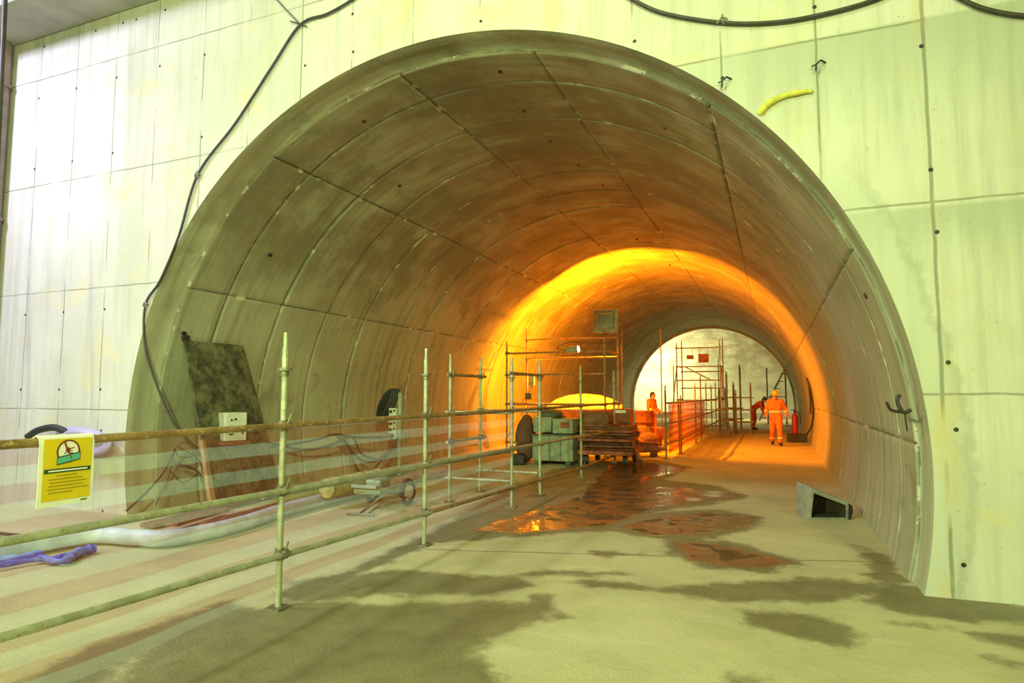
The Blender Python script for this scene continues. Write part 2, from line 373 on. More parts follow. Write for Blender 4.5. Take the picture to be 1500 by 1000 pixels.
def grid_mesh(name, vs, nu, nv, m, attrs=None, smooth=True):
    me = bpy.data.meshes.new(name); idx = np.arange(nu*nv).reshape(nu, nv)
    q = np.stack([idx[:-1, :-1], idx[1:, :-1], idx[1:, 1:], idx[:-1, 1:]], -1).reshape(-1, 4)
    me.vertices.add(len(vs)); me.vertices.foreach_set('co', np.asarray(vs, np.float32).ravel())
    me.loops.add(q.size); me.loops.foreach_set('vertex_index', q.ravel().astype(np.int32))
    me.polygons.add(len(q)); me.polygons.foreach_set('loop_start', (np.arange(len(q))*4).astype(np.int32)); 
    me.update(calc_edges=True); me.validate()
    me.polygons.foreach_set('use_smooth', [smooth]*len(me.polygons))
    for k, a in (attrs or {}).items():
        at = me.attributes.new(k, 'FLOAT', 'POINT'); at.data.foreach_set('value', np.asarray(a, np.float32).ravel())
    me.materials.append(m); o = bpy.data.objects.new(name, me); COL.objects.link(o); return o
# segmental lining: rings along Y, segments round; every panel border is a groove, every panel sits a few mm in or out
JA = [2.5, 25, 50, 76.4, 98.4, 124.7, 152.7, 179]
JY = [6.74, 7.5] + [8.7+1.2*i for i in range(27)]; YE = 40.4
aj = [math.degrees(A0)] + JA + [math.degrees(A1)]
def ladder(js, d, sub):
    out = []                                           # (value, panel index, groove depth flag, nearness)
    for i in range(len(js)-1):
        a, c = js[i], js[i+1]; k = max(2, int(round((c-a)/sub)))
        out.append((a, i, 1, 1)); out.append((a+d, i, 0, 1)); out.append((a+d*4, i, 0, 0))
        for t in range(1, k): out.append((a+(c-a)*t/k, i, 0, 0))
        out.append((c-d*4, i, 0, 0)); out.append((c-d, i, 0, 1))
    out.append((js[-1], len(js)-2, 1, 1)); return out
LA = ladder(aj, .22, 3.0); LY = ladder(JY+[YE], .016, .4)
offs = rng.normal(0, .007, (60, 60)); offs[:, 0] *= .5
VS = []; AT = []; NR = []
for (y, iy, gy, ny_) in LY:
    for (a, ia, ga, na) in LA:
        ja = .0 if ga else 0; gr = max(gy, ga)
        tl = 0.12*math.sin(iy*2.1+ia*1.7)*(y-JY[0])*0    # no taper
        r = R1 + (.028 if gr else offs[iy, ia])
        VS.append(ringpt(math.radians(a), r, y)); AT.append(1. if gr else 0.); NR.append(1. if (ny_ or na) else 0.)
VS = np.array([tuple(v) for v in VS])
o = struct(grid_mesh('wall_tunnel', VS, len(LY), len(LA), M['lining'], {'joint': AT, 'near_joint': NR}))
# lip of the portal, a plain cast band between wall and first ring
LIPA = np.radians(np.linspace(math.degrees(A0), math.degrees(A1), 140)); prof = [(R0+.006, WY), (R0-.002, WY+.012), (R0-.004, WY+.2), (R0-.006, JY[0]-.004), (R1+.02, JY[0]+.004)]
lv = []; 
for r, y in prof:
    for a in LIPA: lv.append(tuple(ringpt(a, r+.003*math.sin(a*37)+.002*math.sin(a*91), y)))
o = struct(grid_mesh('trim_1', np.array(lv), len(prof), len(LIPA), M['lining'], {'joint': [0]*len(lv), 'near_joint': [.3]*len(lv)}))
# lifting sockets left open in the crown and walls of the lining
b = MB()
SOC = [(math.radians(84+2*math.sin(k)), 7.2+1.2*k) for k in range(12)] + [(math.radians(143), 7.9), (math.radians(139), 9.2), (math.radians(161), 6.95), (math.radians(118), 9.2), (math.radians(20), 7.2), (math.radians(110), 7.3), (math.radians(134), 14.6), (math.radians(60), 8.3)]
for a, y in SOC:
    c = ringpt(a, R1-.012, y); inw = (V((CX, y, CZ))-c).normalized(); t = V((0, 1, 0)); u = inw.cross(t)
    ring = [c + t*.042*math.cos(k*PI/4)+u*.03*math.sin(k*PI/4) for k in range(8)]; ring2 = [p - inw*.06 + (p-c)*.4 for p in ring]
    b.add(ring+ring2, [list(range(8))] + [[k, (k+1) % 8, 8+(k+1) % 8, 8+k] for k in range(8)])
o = b.build('lifting_socket', M['dark'], bpy.data.objects['wall_tunnel']); o['kind'] = 'structure'

# floor grid with damp-and-shade / puddle masks measured on the ground
DAMP_SHADE = [
 [(150, 1040), (230, 930), (330, 893), (450, 880), (560, 884), (700, 880), (790, 879), (818, 885), (800, 908), (735, 938), (700, 960), (735, 985), (745, 1040)],
 [(400, 872), (430, 850), (560, 832), (640, 838), (760, 845), (795, 858), (720, 872), (560, 872), (430, 884)],
 [(430, 862), (560, 812), (640, 770), (740, 716), (800, 690), (860, 676), (890, 690), (820, 735), (740, 752), (690, 780), (640, 792), (600, 812), (480, 866)],  # wet floor under the barrier, with its cast shadow painted in
 [(860, 806), (900, 804), (938, 812), (890, 819)], [(760, 843), (800, 833), (850, 834), (940, 838), (930, 843), (850, 845)],
 [(820, 852), (880, 850), (960, 858), (1100, 850), (1200, 847), (1290, 851), (1310, 872), (1220, 880), (1100, 882), (1000, 872)],
 [(1075, 893), (1150, 895), (1210, 905), (1285, 930), (1240, 945), (1170, 937), (1090, 915)],
 [(1290, 848), (1340, 858), (1420, 868), (1530, 895), (1530, 916), (1420, 912), (1310, 896), (1250, 880)],
 [(1308, 911), (1400, 918), (1530, 938), (1530, 955), (1420, 932)], [(1250, 798), (1305, 815), (1330, 855), (1260, 850), (1270, 825)],
 [(1440, 960), (1500, 965), (1540, 985), (1470, 978)], [(775, 870), (800, 868), (830, 905), (810, 908)], [(1060, 985), (1130, 990), (1130, 1010), (1070, 1010)],
 [(620, 780), (690, 755), (760, 738), (850, 715), (875, 676), (960, 672), (1015, 684), (975, 702), (1055, 712), (1100, 728), (1030, 740), (960, 750), (1060, 745), (1120, 758), (1100, 776), (1040, 790), (1110, 800), (1178, 826), (1130, 838), (1040, 834), (975, 812), (975, 792), (890, 778), (760, 786), (640, 796)],
 [(0, 1010), (130, 945), (330, 880), (395, 890), (240, 940), (120, 1010)],
]
PUD = [
 [(680, 780), (730, 762), (790, 745), (850, 725), (872, 700), (890, 680), (960, 678), (1010, 688), (965, 698), (950, 712), (1050, 716), (1090, 726), (1020, 735), (960, 744), (930, 757), (890, 769), (830, 775), (760, 780)],
 [(905, 770), (960, 756), (1030, 750), (1080, 753), (1112, 760), (1090, 772), (1030, 783), (960, 786)],
 [(985, 794), (1040, 794), (1100, 805), (1165, 825), (1130, 833), (1060, 831), (1000, 818)],
]
def sdf(poly, X, Y):                                     # positive inside, metres
    P = np.array([[fl(*p).x, fl(*p).y] for p in poly]); d = np.full(X.shape, 1e9); ins = np.zeros(X.shape, bool)
    for i in range(len(P)):
        a, c = P[i], P[(i+1) % len(P)]; e = c-a; L = (e**2).sum()
        t = np.clip(((X-a[0])*e[0]+(Y-a[1])*e[1])/max(L, 1e-9), 0, 1)
        d = np.minimum(d, np.hypot(X-a[0]-t*e[0], Y-a[1]-t*e[1]))
        cr = ((a[1] > Y) != (c[1] > Y)) & (X < (c[0]-a[0])*(Y-a[1])/(c[1]-a[1]+1e-12)+a[0]); ins ^= cr
    return np.where(ins, d, -d)
gx = np.concatenate([np.arange(-15, -9, .5), np.arange(-9, 2.4, .055), np.arange(2.4, 9.01, .5)])
gy = np.concatenate([np.arange(-14, 2, .5), np.arange(2, 13, .055), np.arange(13, 24, .12), np.arange(24, 62.1, 1.0)])
GX, GY = np.meshgrid(gx, gy, indexing='ij')
def field(polys):
    f = np.full(GX.shape, -1.)
    for p in polys: f = np.maximum(f, np.clip(sdf(p, GX, GY), -1, .35))
    return f
fz = .006*np.sin(GX*3.1+1)*np.sin(GY*2.3)
fv = np.stack([GX, GY, np.minimum(fz, .0)], -1).reshape(-1, 3)
o = struct(grid_mesh('floor', fv, len(gx), len(gy), M['floor'], {'damp_shade': field(DAMP_SHADE), 'puddle': field(PUD)}))
# ledge slab along the wall top, hall shell, roof with the shaft opening on the left
b = MB(); b.box((-3, WY-.40, 7.62), (24, .79, .5), None, .02); struct(b.build('ceiling_ledge', M['plain'], None, False))
b = MB(); b.box((1.5, -3.5, 10.75), (15.2, 21, .3)); struct(b.build('ceiling', M['plain'], None, False))
b = MB(); b.box((9.1, -3.8, 5.2), (.2, 20.8, 10.9)); struct(b.build('wall_right', M['plain'], None, False))
b = MB(); b.box((-15.1, -3.8, 5.2), (.2, 20.8, 10.9)); struct(b.build('wall_left', M['plain'], None, False))
b = MB(); b.box((-3, -14.1, 5.2), (24.4, .2, 10.9)); struct(b.build('wall_back', M['plain'], None, False))
# far chamber behind the tunnel: end wall of the tunnel, barrel vault running across, kerb
b = MB(); angs2 = [A0+(A1-A0)*i/64 for i in range(65)]
vs = []; fs = []
for k, (r, y) in enumerate(((4.95, 40.28), (4.62, 40.28), (4.62, 40.62), (9.5, 40.62))):
    vs += [ringpt(a, r, y) for a in angs2]
for k in range(3):
    for i in range(64): fs.append([k*65+i, k*65+i+1, (k+1)*65+i+1, (k+1)*65+i])
b.add(vs, fs, False); struct(b.build('trim_2', M['plain'], None, False))
nA, nX = 60, 90; cv = []; at = []; nr = []
for i in range(nX):
    x = -22+36*i/(nX-1)
    for k in range(nA):
        t = math.radians(-14+118*k/(nA-1)); gr = 0
        cv.append((x+.35*k/nA*0, 47.5+6.0*math.cos(t), 1.2+6.3*math.sin(t)+.02*gr)); at.append(gr*.6); nr.append(0)
for i in range(nX): pass
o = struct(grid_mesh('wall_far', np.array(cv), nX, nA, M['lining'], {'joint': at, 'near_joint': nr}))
b = MB(); b.box((-4, 44.0, 7.7), (36, 7.4, .3)); struct(b.build('ceiling_far', M['plain'], None, False))
b = MB(); b.box((-17.4, 40.6, 3.5), (9.6, .3, 9)); b.box((9.7, 40.6, 3.5), (9, .3, 9)); struct(b.build('wall_far_front', M['plain'], None, False))
b = MB(); b.box((-22, 47, 3), (.3, 14, 10)); b.box((14, 47, 3), (.3, 14, 10)); struct(b.build('wall_far_side', M['plain'], None, False))
b = MB(); b.box((-3.6, 46.0, .2), (12, .35, .44), None, .02); struct(b.build('baseboard_far', M['plain'], None, False))

# ------------------------------------------------------------------ scaffolding
TR = .0242
def standard(parent, x, y, z0, z1, m, jack=True, name='post', r=TR):
    b = MB(); b.cyl((x, y, z0), (x, y, z1-(.27 if jack else 0)), r)
    if not jack: b.cyl((x, y, z1-.002), (x, y, z1+.12), r*.72)
    p = b.build(name, m, parent)
    if jack:                                             # threaded jack turned up, with its collar nut
        q = MB(); q.cyl((x, y, z1-.30), (x, y, z1-.12), r*1.02, r*1.02); q.cyl((x, y, z1-.12), (x, y, z1-.09), r*1.02, r*.72); q.cyl((x, y, z1-.09), (x, y, z1+.02), r*.72); q.build('spigot', m, p)
        q = MB(); q.cyl((x, y, z1-.285), (x, y, z1-.262), .058); q.cyl((x, y, z1-.33), (x, y, z1-.285), r*1.35); q.build('collar_nut', M['coupler'], p)
    return p
def couple(parent, x, y, z, r=TR):
    b = MB(); b.cyl((x, y, z-.045), (x, y, z+.045), r*1.5); b.cyl((x+.02, y-.055, z), (x+.02, y+.055, z), r*1.45)
    b.box((x+.045, y, z), (.05, .05, .06), None, .008); b.cyl((x+.05, y, z+.03), (x+.075, y+.01, z+.10), .008, n=8); b.cyl((x-.03, y+.045, z-.02), (x-.03, y+.045, z+.07), .007, n=8)
    return b.build('coupler', M['coupler'], parent)
FX = -3.6
near = [1.2, 4.05, 6.29, 8.83, 10.06]
zt = {1.2: 2.12, 4.05: 2.12, 6.29: 2.14, 8.83: 2.17, 10.06: 2.19, 12.5: 2.2, 15.4: 2.2}
bar = thing('scaffold_barrier', 'long galvanised tube barrier with three rails carrying the striped net and yellow sign', 'barrier', (FX, 4.05, 0))
def zr(lv, y):
    return {0: 1.395+.002*y, 1: .945-.011*y, 2: .51-.0245*y}[lv]
for y in near+[12.5, 15.4]:
    p = standard(bar, FX, y, 0, zt[y], M['steel'])
    for lv in (0, 1, 2): couple(p, FX, y, max(.2, zr(lv, y)))
    q = MB(); q.box((FX, y, .008), (.14, .14, .016)); q.build('base_plate', M['coupler'], p)
def rail(parent, y0, y1, lv, m, dx=.03, dz=0., r=TR):
    b = MB(); b.cyl((FX+dx, y0, max(.2, zr(lv, y0))+dz), (FX+dx, y1, max(.2, zr(lv, y1))+dz), r); return b.build('rail', m, parent)
rail(bar, .9, 4.12, 0, M['rust'], .05); rail(bar, 3.98, 6.36, 0, M['rust'], .045, .004); rail(bar, 6.2, 10.2, 0, M['rust'], .045)
rail(bar, .9, 6.36, 1, M['steel'], .05); rail(bar, 3.9, 8.95, 1, M['steel'], -.05, -.03); rail(bar, 6.2, 12.7, 1, M['steel'], .045, .01)
rail(bar, .9, 4.10, 2, M['steel'], .05); rail(bar, 4.0, 6.36, 2, M['steel'], .05); rail(bar, 6.22, 12.7, 2, M['rust'], .045)
rail(bar, 9.9, 15.6, 0, M['rust'], .045); rail(bar, 12.3, 15.6, 1, M['rust'], .045); rail(bar, 12.3, 15.6, 2, M['rust'], .045)
b = MB(); b.cyl((FX, 8.72, 1.96), (FX, 10.2, 1.96), TR); b.build('top_tie', M['rust'], bar)
# gate frame at the back of the barrier
BX = -4.66
gf = thing('gate_frame', 'pair of pale scaffold tubes tied together behind the striped net', 'scaffold frame', (BX, 9.4, 0))
for y in (8.9, 10.0):
    p = standard(gf, BX, y, 0, 2.15, M['steel'], False); couple(p, BX, y, 1.95); couple(p, BX, y, .92); couple(p, BX, y, 1.37)
    q = MB(); q.box((BX, y, .008), (.14, .14, .016)); q.build('base_plate', M['coupler'], p)
for z, m in ((1.95, M['rust']), (.92, M['steel'])): 
    b = MB(); b.cyl((BX+.03, 8.75, z), (BX+.03, 10.15, z), TR); b.build('tie_tube', m, gf)
for y, z in ((8.9, 1.37), (10.0, 1.37), (8.9, .36), (10.0, .36)):
    b = MB(); b.cyl((BX-.1, y+.045, z), (FX-.03, y+.045, z), TR); b.build('cross_tube', M['steel'], gf)
# the striped net
def net(y0, y1, x, ztop, zbot, m, label, group=None):
    nu, nv = 90, 14; vs = []
    for i in range(nu):
        y = y0+(y1-y0)*i/(nu-1)
        for k in range(nv):
            t = k/(nv-1); z = ztop+(zbot(y)-ztop)*t
            vs.append((x+.018*math.sin(y*2.3+t*2)*t+.012*math.sin(y*5.1), y, z+.012*math.sin(y*1.9)*t))
    vs = np.array(vs); c = V((x, (y0+y1)/2, zbot(y0))); o = grid_mesh('barrier_net', vs-np.array(c), nu, nv, m); o.location = c
    return tag(o, label, 'barrier net', group)
net(1.2, 8.8, FX-.01, 1.40, lambda y: .1, M['net'], 'translucent red and white striped net hung on the near tube barrier')
# sign
sg = thing('safety_sign', 'yellow safety notice with white border hanging on the top barrier rail', 'sign', (FX+.085, 2.32, 1.06))
sx = FX+.085; y0, y1, zb, zt_ = 2.175, 2.465, 1.065, 1.43
b = MB(); prof = [(sx, zb), (sx+.003, zb+.1), (sx-.001, zt_-.04), (sx-.008, zt_-.008), (sx-.035, zt_+.004), (sx-.062, zt_-.008), (sx-.068, zt_-.06)]
outer_ = prof; inner_ = [(x-.003, z) for x, z in prof[:3]] + [(prof[3][0]-.002, prof[3][1]-.003), (prof[4][0], prof[4][1]-.003), (prof[5][0]+.002, prof[5][1]-.003), (prof[6][0]+.003, prof[6][1])]
k = len(prof); vs = [(x, y, z) for y in (y0, y1) for x, z in outer_+inner_[::-1]]; m2 = 2*k
b.add(vs, [[i, (i+1) % m2, m2+(i+1) % m2, m2+i] for i in range(m2)] + [[i, i+1, m2-2-i, m2-1-i] for i in range(k-1)] + [[m2+i, m2+i+1, m2+m2-2-i, m2+m2-1-i] for i in range(k-1)])
board_ = b.build('sign_board', M['white'], sg)
def plate(name, m, u0, u1, v0, v1, lift, slant=0.):     # u 0..1 left to right, v 0..1 bottom to top on the sign face
    def P(u, v):
        y = y0+(y1-y0)*u; z = zb+(zt_-zb)*v+slant*(u-.5)*.0; return V((sx+.0015+lift+.002*math.sin(v*3), y, z))
    b = MB(); b.prism([P(u0, v0), P(u1, v0+slant), P(u1, v1+slant), P(u0, v1)], None, (.0012, 0, 0)); return b.build(name, m, board_)
plate('yellow_field', M['yellow'], .07, .95, .075, .955, .0005)
plate('heading_strip', M['dgreen'], .09, .93, .47, .53, .002); plate('heading_line', M['white'], .16, .87, .49, .51, .0035)
for i, (u0, u1) in enumerate(((.30, .70), (.18, .78), (.20, .86), (.18, .80), (.16, .9), (.18, .62))): plate('text_line', M['ink'], u0, u1, .42-.048*i, .434-.048*i, .002)
plate('imprint_line', M['dgreen'], .78, .90, .03, .047, .0005)
def disc(name, m, u, v, r, lift, a0=0., a1=2*PI, rin=None):
    c = V((sx+.0015+lift, y0+(y1-y0)*u, zb+(zt_-zb)*v)); b = MB(); n = 36
    A = [a0+(a1-a0)*i/n for i in range(n+1)]
    if rin is None: b.prism([c+V((0, r*math.cos(t), r*math.sin(t))) for t in A], None, (.0012, 0, 0))
    else:
        for i in range(n):
            t, s = A[i], A[i+1]; b.prism([c+V((0, q*math.cos(w_), q*math.sin(w_))) for q, w_ in ((rin, t), (r, t), (r, s), (rin, s))], None, (.0014, 0, 0))
    return b.build(name, m, board_)
disc('emblem_disc', M['white'], .50, .77, .056, .003); disc('emblem_ring', M['maroon'], .50, .77, .061, .005, rin=.053)
c = V((sx+.008, y0+(y1-y0)*.5, zb+(zt_-zb)*.77))         # crossed-out figure
b = MB(); b.tube([c+V((0, -.022, .050)), c+V((0, -.012, .02)), c+V((0, .006, -.015)), c+V((0, .018, -.045))], .004, 6); b.build('emblem_bar', M['maroon'], board_)
b = MB(); b.ball(c+V((.0, -.004, .008)), (.003, .012, .014)); b.tube([c+V((0, -.004, .01)), c+V((0, .012, .014)), c+V((0, .032, .02))], .0022, 6); b.tube([c+V((0, 0, .002)), c+V((0, .02, .002))], .002, 6); b.tube([c+V((0, -.006, .0)), c+V((0, -.022, -.012))], .0022, 6); b.tube([c+V((0, .004, -.006)), c+V((0, .016, -.012)), c+V((0, .022, -.008))], .002, 6); b.build('emblem_figure', M['maroon'], board_)
def banner(name, m, u0, u1, v, h, slope, lift):
    b = MB(); P = lambda u, vv: V((sx+.0015+lift, y0+(y1-y0)*u, zb+(zt_-zb)*(vv+slope*(u-u0)))); b.prism([P(u0, v), P(u1, v), P(u1, v+h), P(u0, v+h)], None, (.0012, 0, 0)); return b.build(name, m, board_)
banner('emblem_banner_edge', M['dgreen'], .30, .72, .58, .115, .14, .0065); banner('emblem_banner', M['teal'], .31, .71, .595, .085, .14, .008)

# scaffold towers
def tower(label, x0, x1, ya, yb, tops, front, back, side, m, extra=()):
    t = thing('scaffold_tower', label, 'scaffold tower', ((x0+x1)/2, (ya+yb)/2, 0), 'scaffold towers in the tunnel')
    for (x, y), z in zip(((x0, ya), (x1, ya), (x0, yb), (x1, yb)), tops):
        p = standard(t, x, y, 0, z, m, False); q = MB(); q.box((x, y, .008), (.15, .15, .016)); q.build('base_plate', M['coupler'], p)
        for zz in (front if y == ya else back): c = MB(); c.cyl((x, y, zz-.04), (x, y, zz+.04), TR*1.5); c.build('coupler', M['coupler'], p)
    for y, zs in ((ya, front), (yb, back)):
        for z in zs:
            b = MB(); b.cyl((x0-.05, y, z), (x1+.05, y, z), TR); b.build('ledger', m, t)
    for x in (x0, x1):
        for z in side: b = MB(); b.cyl((x, ya-.05, z+.03), (x, yb+.05, z+.03), TR); b.build('transom', m, t)
    for a, c_ in extra: b = MB(); b.cyl(a, c_, TR); b.build('brace', m, t)
    return t
tower('tall scaffold tower of rusty tubes carrying the floodlight and the junction box', -7.02, -4.18, 16.85, 18.45, (3.03, 3.05, 3.56, 3.68), (2.8, 2.19, 1.36, .3), (3.31, 2.73, 1.36, .3), (2.8, 1.36), M['rust'],
      (((-4.05, 18.45, 0), (-4.05, 18.45, 3.55)), ((-7.02, 16.8, .4), (-7.02, 18.45, 1.3))))
tower('distant dark scaffold tower in front of the bright far opening', -3.62, -1.95, 26.6, 28.2, (3.6, 3.7, 3.85, 3.9), (3.5, 2.75, 2.2, 1.4, .4), (2.6, 1.9, 1.0), (2.75, 1.4), M['coupler'],
      (((-3.75, 26.55, 2.8), (-3.75, 26.55, 0)), ((-3.62, 26.5, 2.7), (-3.9, 26.4, 0)), ((-1.95, 26.5, 2.8), (-1.6, 26.4, 0)), ((-3.3, 26.5, 2.75), (-2.3, 26.5, 2.2))))
b = MB(); b.cyl((-4.15, 26.0, 0), (-4.15, 26.0, 4.25), TR); tag(b.build('scaffold_tube', M['coupler']), 'single tall upright scaffold tube left of the distant tower', 'scaffold tube')
for (xa, xb, ya_, yb_, sw) in ((1006, 1016, 520, 526, 'smaller, left'), (1023, 1038, 518, 531, 'larger, right')):
    A = pY(xa, yb_, 26.55); B = pY(xb, ya_, 26.55); q = thing('hanging_board', sw+' of the two brown boards hanging on the distant tower', 'board', (A.x, 26.55, A.z), 'boards on the distant tower')
    b = MB(); b.box(((A.x+B.x)/2, 26.55, (A.z+B.z)/2), (B.x-A.x, .05, B.z-A.z), None, .006); b.build('panel', M['wood'], q)
    for xx in (A.x+.05, B.x-.05): b = MB(); b.cyl((xx, 26.57, B.z-.02), (xx, 26.6, 3.5), .006, n=6); b.build('strap', M['dark'], q)
# far barrier with an orange lit net
fb = thing('scaffold_barrier', 'far tube barrier with net running past the distant tower, lit orange', 'barrier', (-2.5, 21, 0))
FB = [(-2.6, 16.85, 1.75), (-2.45, 18.6, 1.5), (-2.47, 18.36, 1.35), (-2.48, 22.5, 1.9), (-2.5, 24.5, 2.3), (-2.5, 26.5, 2.0), (-2.5, 28.8, 1.9), (-2.5, 31, 2.1), (-2.5, 33, 3.3), (-2.5, 35.2, 3.0), (-2.5, 37.2, 1.9)]
for x, y, z in FB:
    p = standard(fb, x, y, 0, z, M['rust'] if y < 24 else M['coupler'], False); q = MB(); q.box((x, y, .008), (.14, .14, .016)); q.build('base_plate', M['coupler'], p)
for i in range(len(FB)-1):
    for z in (1.42, .9, .4):
        b = MB(); a, c = FB[i], FB[i+1]; b.cyl((a[0]+.05, a[1]-.1, z), (c[0]+.05, c[1]+.1, z), TR); b.build('rail', M['rust'], fb)
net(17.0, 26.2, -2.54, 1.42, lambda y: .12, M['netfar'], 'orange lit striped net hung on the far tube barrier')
for k, (x, y, z, s) in enumerate(((-1.95, 29.4, 1.75, 'middle one in depth'), (-1.75, 31.2, 2.6, 'tallest and farthest of three'), (-1.2, 27.9, 1.7, 'nearest of three'))):
    f_ = thing('trestle', 'short dark scaffold trestle beyond the far net, ' + s, 'trestle', (x, y, 0), 'dark trestles beyond the far net')
    for dx in (-.3, .3):
        for dy in (0, .8): standard(f_, x+dx, y+dy, 0, z+(.3 if dx > 0 else 0), M['coupler'], False)
    for zz in (1.5, 1.0, .5):
        for dy in (0, .8): b = MB(); b.cyl((x-.4, y+dy, zz), (x+.4, y+dy, zz), TR); b.build('rail', M['coupler'], f_)

# ------------------------------------------------------------------ lamps on the near tower and in the far chamber
lp = pY(887, 470, 18.55)
lf = thing('floodlight', 'large square floodlight seen from behind on top of the rusty tower', 'floodlight', (lp.x, 18.5, 3.33))
b = MB(); b.box((lp.x, 18.59, lp.z), (.76, .05, .70), None, .02); b.box((lp.x, 18.53, lp.z), (.5, .10, .46), None, .03); b.build('housing', M['lampbox'], lf)
b = MB(); 
for dz in (-.12, 0, .12): b.box((lp.x, 18.47, lp.z+dz), (.44, .03, .025))
b.build('cooling_fin', M['lampbox'], lf)
b = MB(); b.tube([(lp.x-.3, 18.53, lp.z-.33), (lp.x-.3, 18.5, 3.33), (lp.x+.3, 18.5, 3.33), (lp.x+.3, 18.53, lp.z-.33)], .018, 8); b.build('bracket', M['coupler'], lf)
b = MB(); b.box((lp.x, 18.63, lp.z), (.6, .02, .54)); b.build('glass', M['lampglass'], lf)
SL = light('sodium_lamp', 'POINT', (lp.x, 18.76, lp.z), 3000, SODIUM, shadow_soft_size=.05)
wp = pY(840, 512, 16.80)
wl = thing('work_lamp', 'small silver cylindrical work lamp clamped on the front rail of the rusty tower', 'work lamp', (wp.x, 16.80, 2.8))
b = MB(); ax = V((1, -.02, .10)).normalized(); c = V((wp.x, 16.78, wp.z)); b.cyl(c-ax*.17, c+ax*.14, .09, .11, 20); b.build('housing', M['steel'], wl)
b = MB(); b.cyl(c+ax*.141, c+ax*.165, .10, .085, 20); b.build('glass', M['workglass'], wl)
b = MB(); b.tube([c+V((0, .0, -.12)), c+V((0, .05, -.16)), (wp.x, 16.86, 2.8)], .012, 8); b.build('bracket', M['coupler'], wl)
b = MB(); b.tube(smoothpts([c-ax*.17, c+V((-.5, .1, .06)), c+V((-.2, .2, .22)), c+V((.3, .3, .2)), c+V((.9, 1.2, .28)), V((lp.x-.1, 18.47, lp.z-.28))]), .011, 6); tag(b.build('power_cable', M['cable']), 'thin cable arching from the silver work lamp to the floodlight', 'cable')
# far lamp on a stand
fp = V((-11.0, 47.6, 3.4))
fl2 = thing('floodlight', 'floodlight on a stand hidden round the left corner of the far chamber', 'floodlight', (fp.x, fp.y, 0))
b = MB(); b.box((fp.x, fp.y, fp.z), (.4, .12, .3), None, .02); b.build('housing', M['lampbox'], fl2); b = MB(); b.cyl((fp.x, fp.y, 0), (fp.x, fp.y, 3.45), .03); b.build('stand', M['steel'], fl2)
light('far_chamber_lamp', 'AREA', (fp.x, fp.y+.2, fp.z), 1250, FARCOL, (-7.0, 54, 5.2), size=.4, size_y=.3, shape='RECTANGLE', spread=math.radians(130))
light('far_chamber_bay_light', 'AREA', (-2.0, 44.0, 7.2), 650, FARCOL, (-2.2, 45.6, 0), size=1.5, size_y=.6, shape='RECTANGLE')

# ------------------------------------------------------------------ left side: board, box, cables, hoses
bl = V((-7.42, 6.98, .0)); br = V((-7.62, 8.55, .0)); tl = V((-8.08, 6.93, 2.44)); tr = V((-8.06, 8.05, 2.44))
nb = (br-bl).cross(tl-bl).normalized(); nb = nb if nb.x > 0 else -nb
pb = thing('plywood_board', 'large mould-stained plywood board leaning on the left tunnel wall', 'board', tuple((bl+br)/2))
b = MB(); b.prism([bl, br, tr, tl], None, nb*.025); sheet = b.build('sheet', M['ply'], pb)
b = MB(); b.prism([bl-V((0, .07, 0)), bl+V((0, .02, 0)), bl.lerp(tl, .40)+V((0, .02, 0)), bl.lerp(tl, .40)-V((0, .03, 0))], None, nb*.06); b.build('edge_batten', M['timber'], pb)
b = MB(); b.prism([tl+V((0, -.03, .0)), tl+V((0, .08, 0)), tl+V((0, .08, .07)), tl+V((0, -.03, .07))], None, nb*.04); b.build('corner_block', M['dark'], pb)
# socket box on the board
ce = bl.lerp(br, .30).lerp(tl.lerp(tr, .42), .46) + nb*.16
rb = Matrix((V((0, 1, 0)), nb, V((0, 1, 0)).cross(nb)*-1)).transposed()
eb = thing('socket_box', 'pale grey electrical socket box fixed on the mouldy board', 'socket box', tuple(ce-V((0, 0, .2))))
ba = math.atan2((EYE-ce).y, (EYE-ce).x) + math.radians(24); RB = rotz(ba+PI/2); f2 = RB @ V((0, -1, 0)); fr = RB @ V((1, 0, 0))
b = MB(); b.box(ce, (.33, .28, .42), RB, .012); b.build('housing', M['boxgrey'], eb)
for u, v, r in ((-.07, .10, .016), (-.01, .11, .018)): b = MB(); b.cyl(ce+f2*.13+fr*u+V((0, 0, v)), ce+f2*.152+fr*u+V((0, 0, v)), r); b.build('socket', M['dark'], eb)
for u, v, sz in ((.04, -.03, (.045, .02, .09)), (-.07, -.11, (.06, .02, .02)), (.1, -.1, (.03, .02, .02))): b = MB(); b.box(ce+f2*.142+fr*u+V((0, 0, v)), sz, RB); b.build('switch', M['dark'], eb)
b = MB(); b.box(ce-V((0, 0, .24)), (.42, .34, .05), RB, .004); b.box(ce-V((0, 0, .19))-f2*.12, (.1, .2, .08), RB); b.build('shelf', M['wood'], eb)

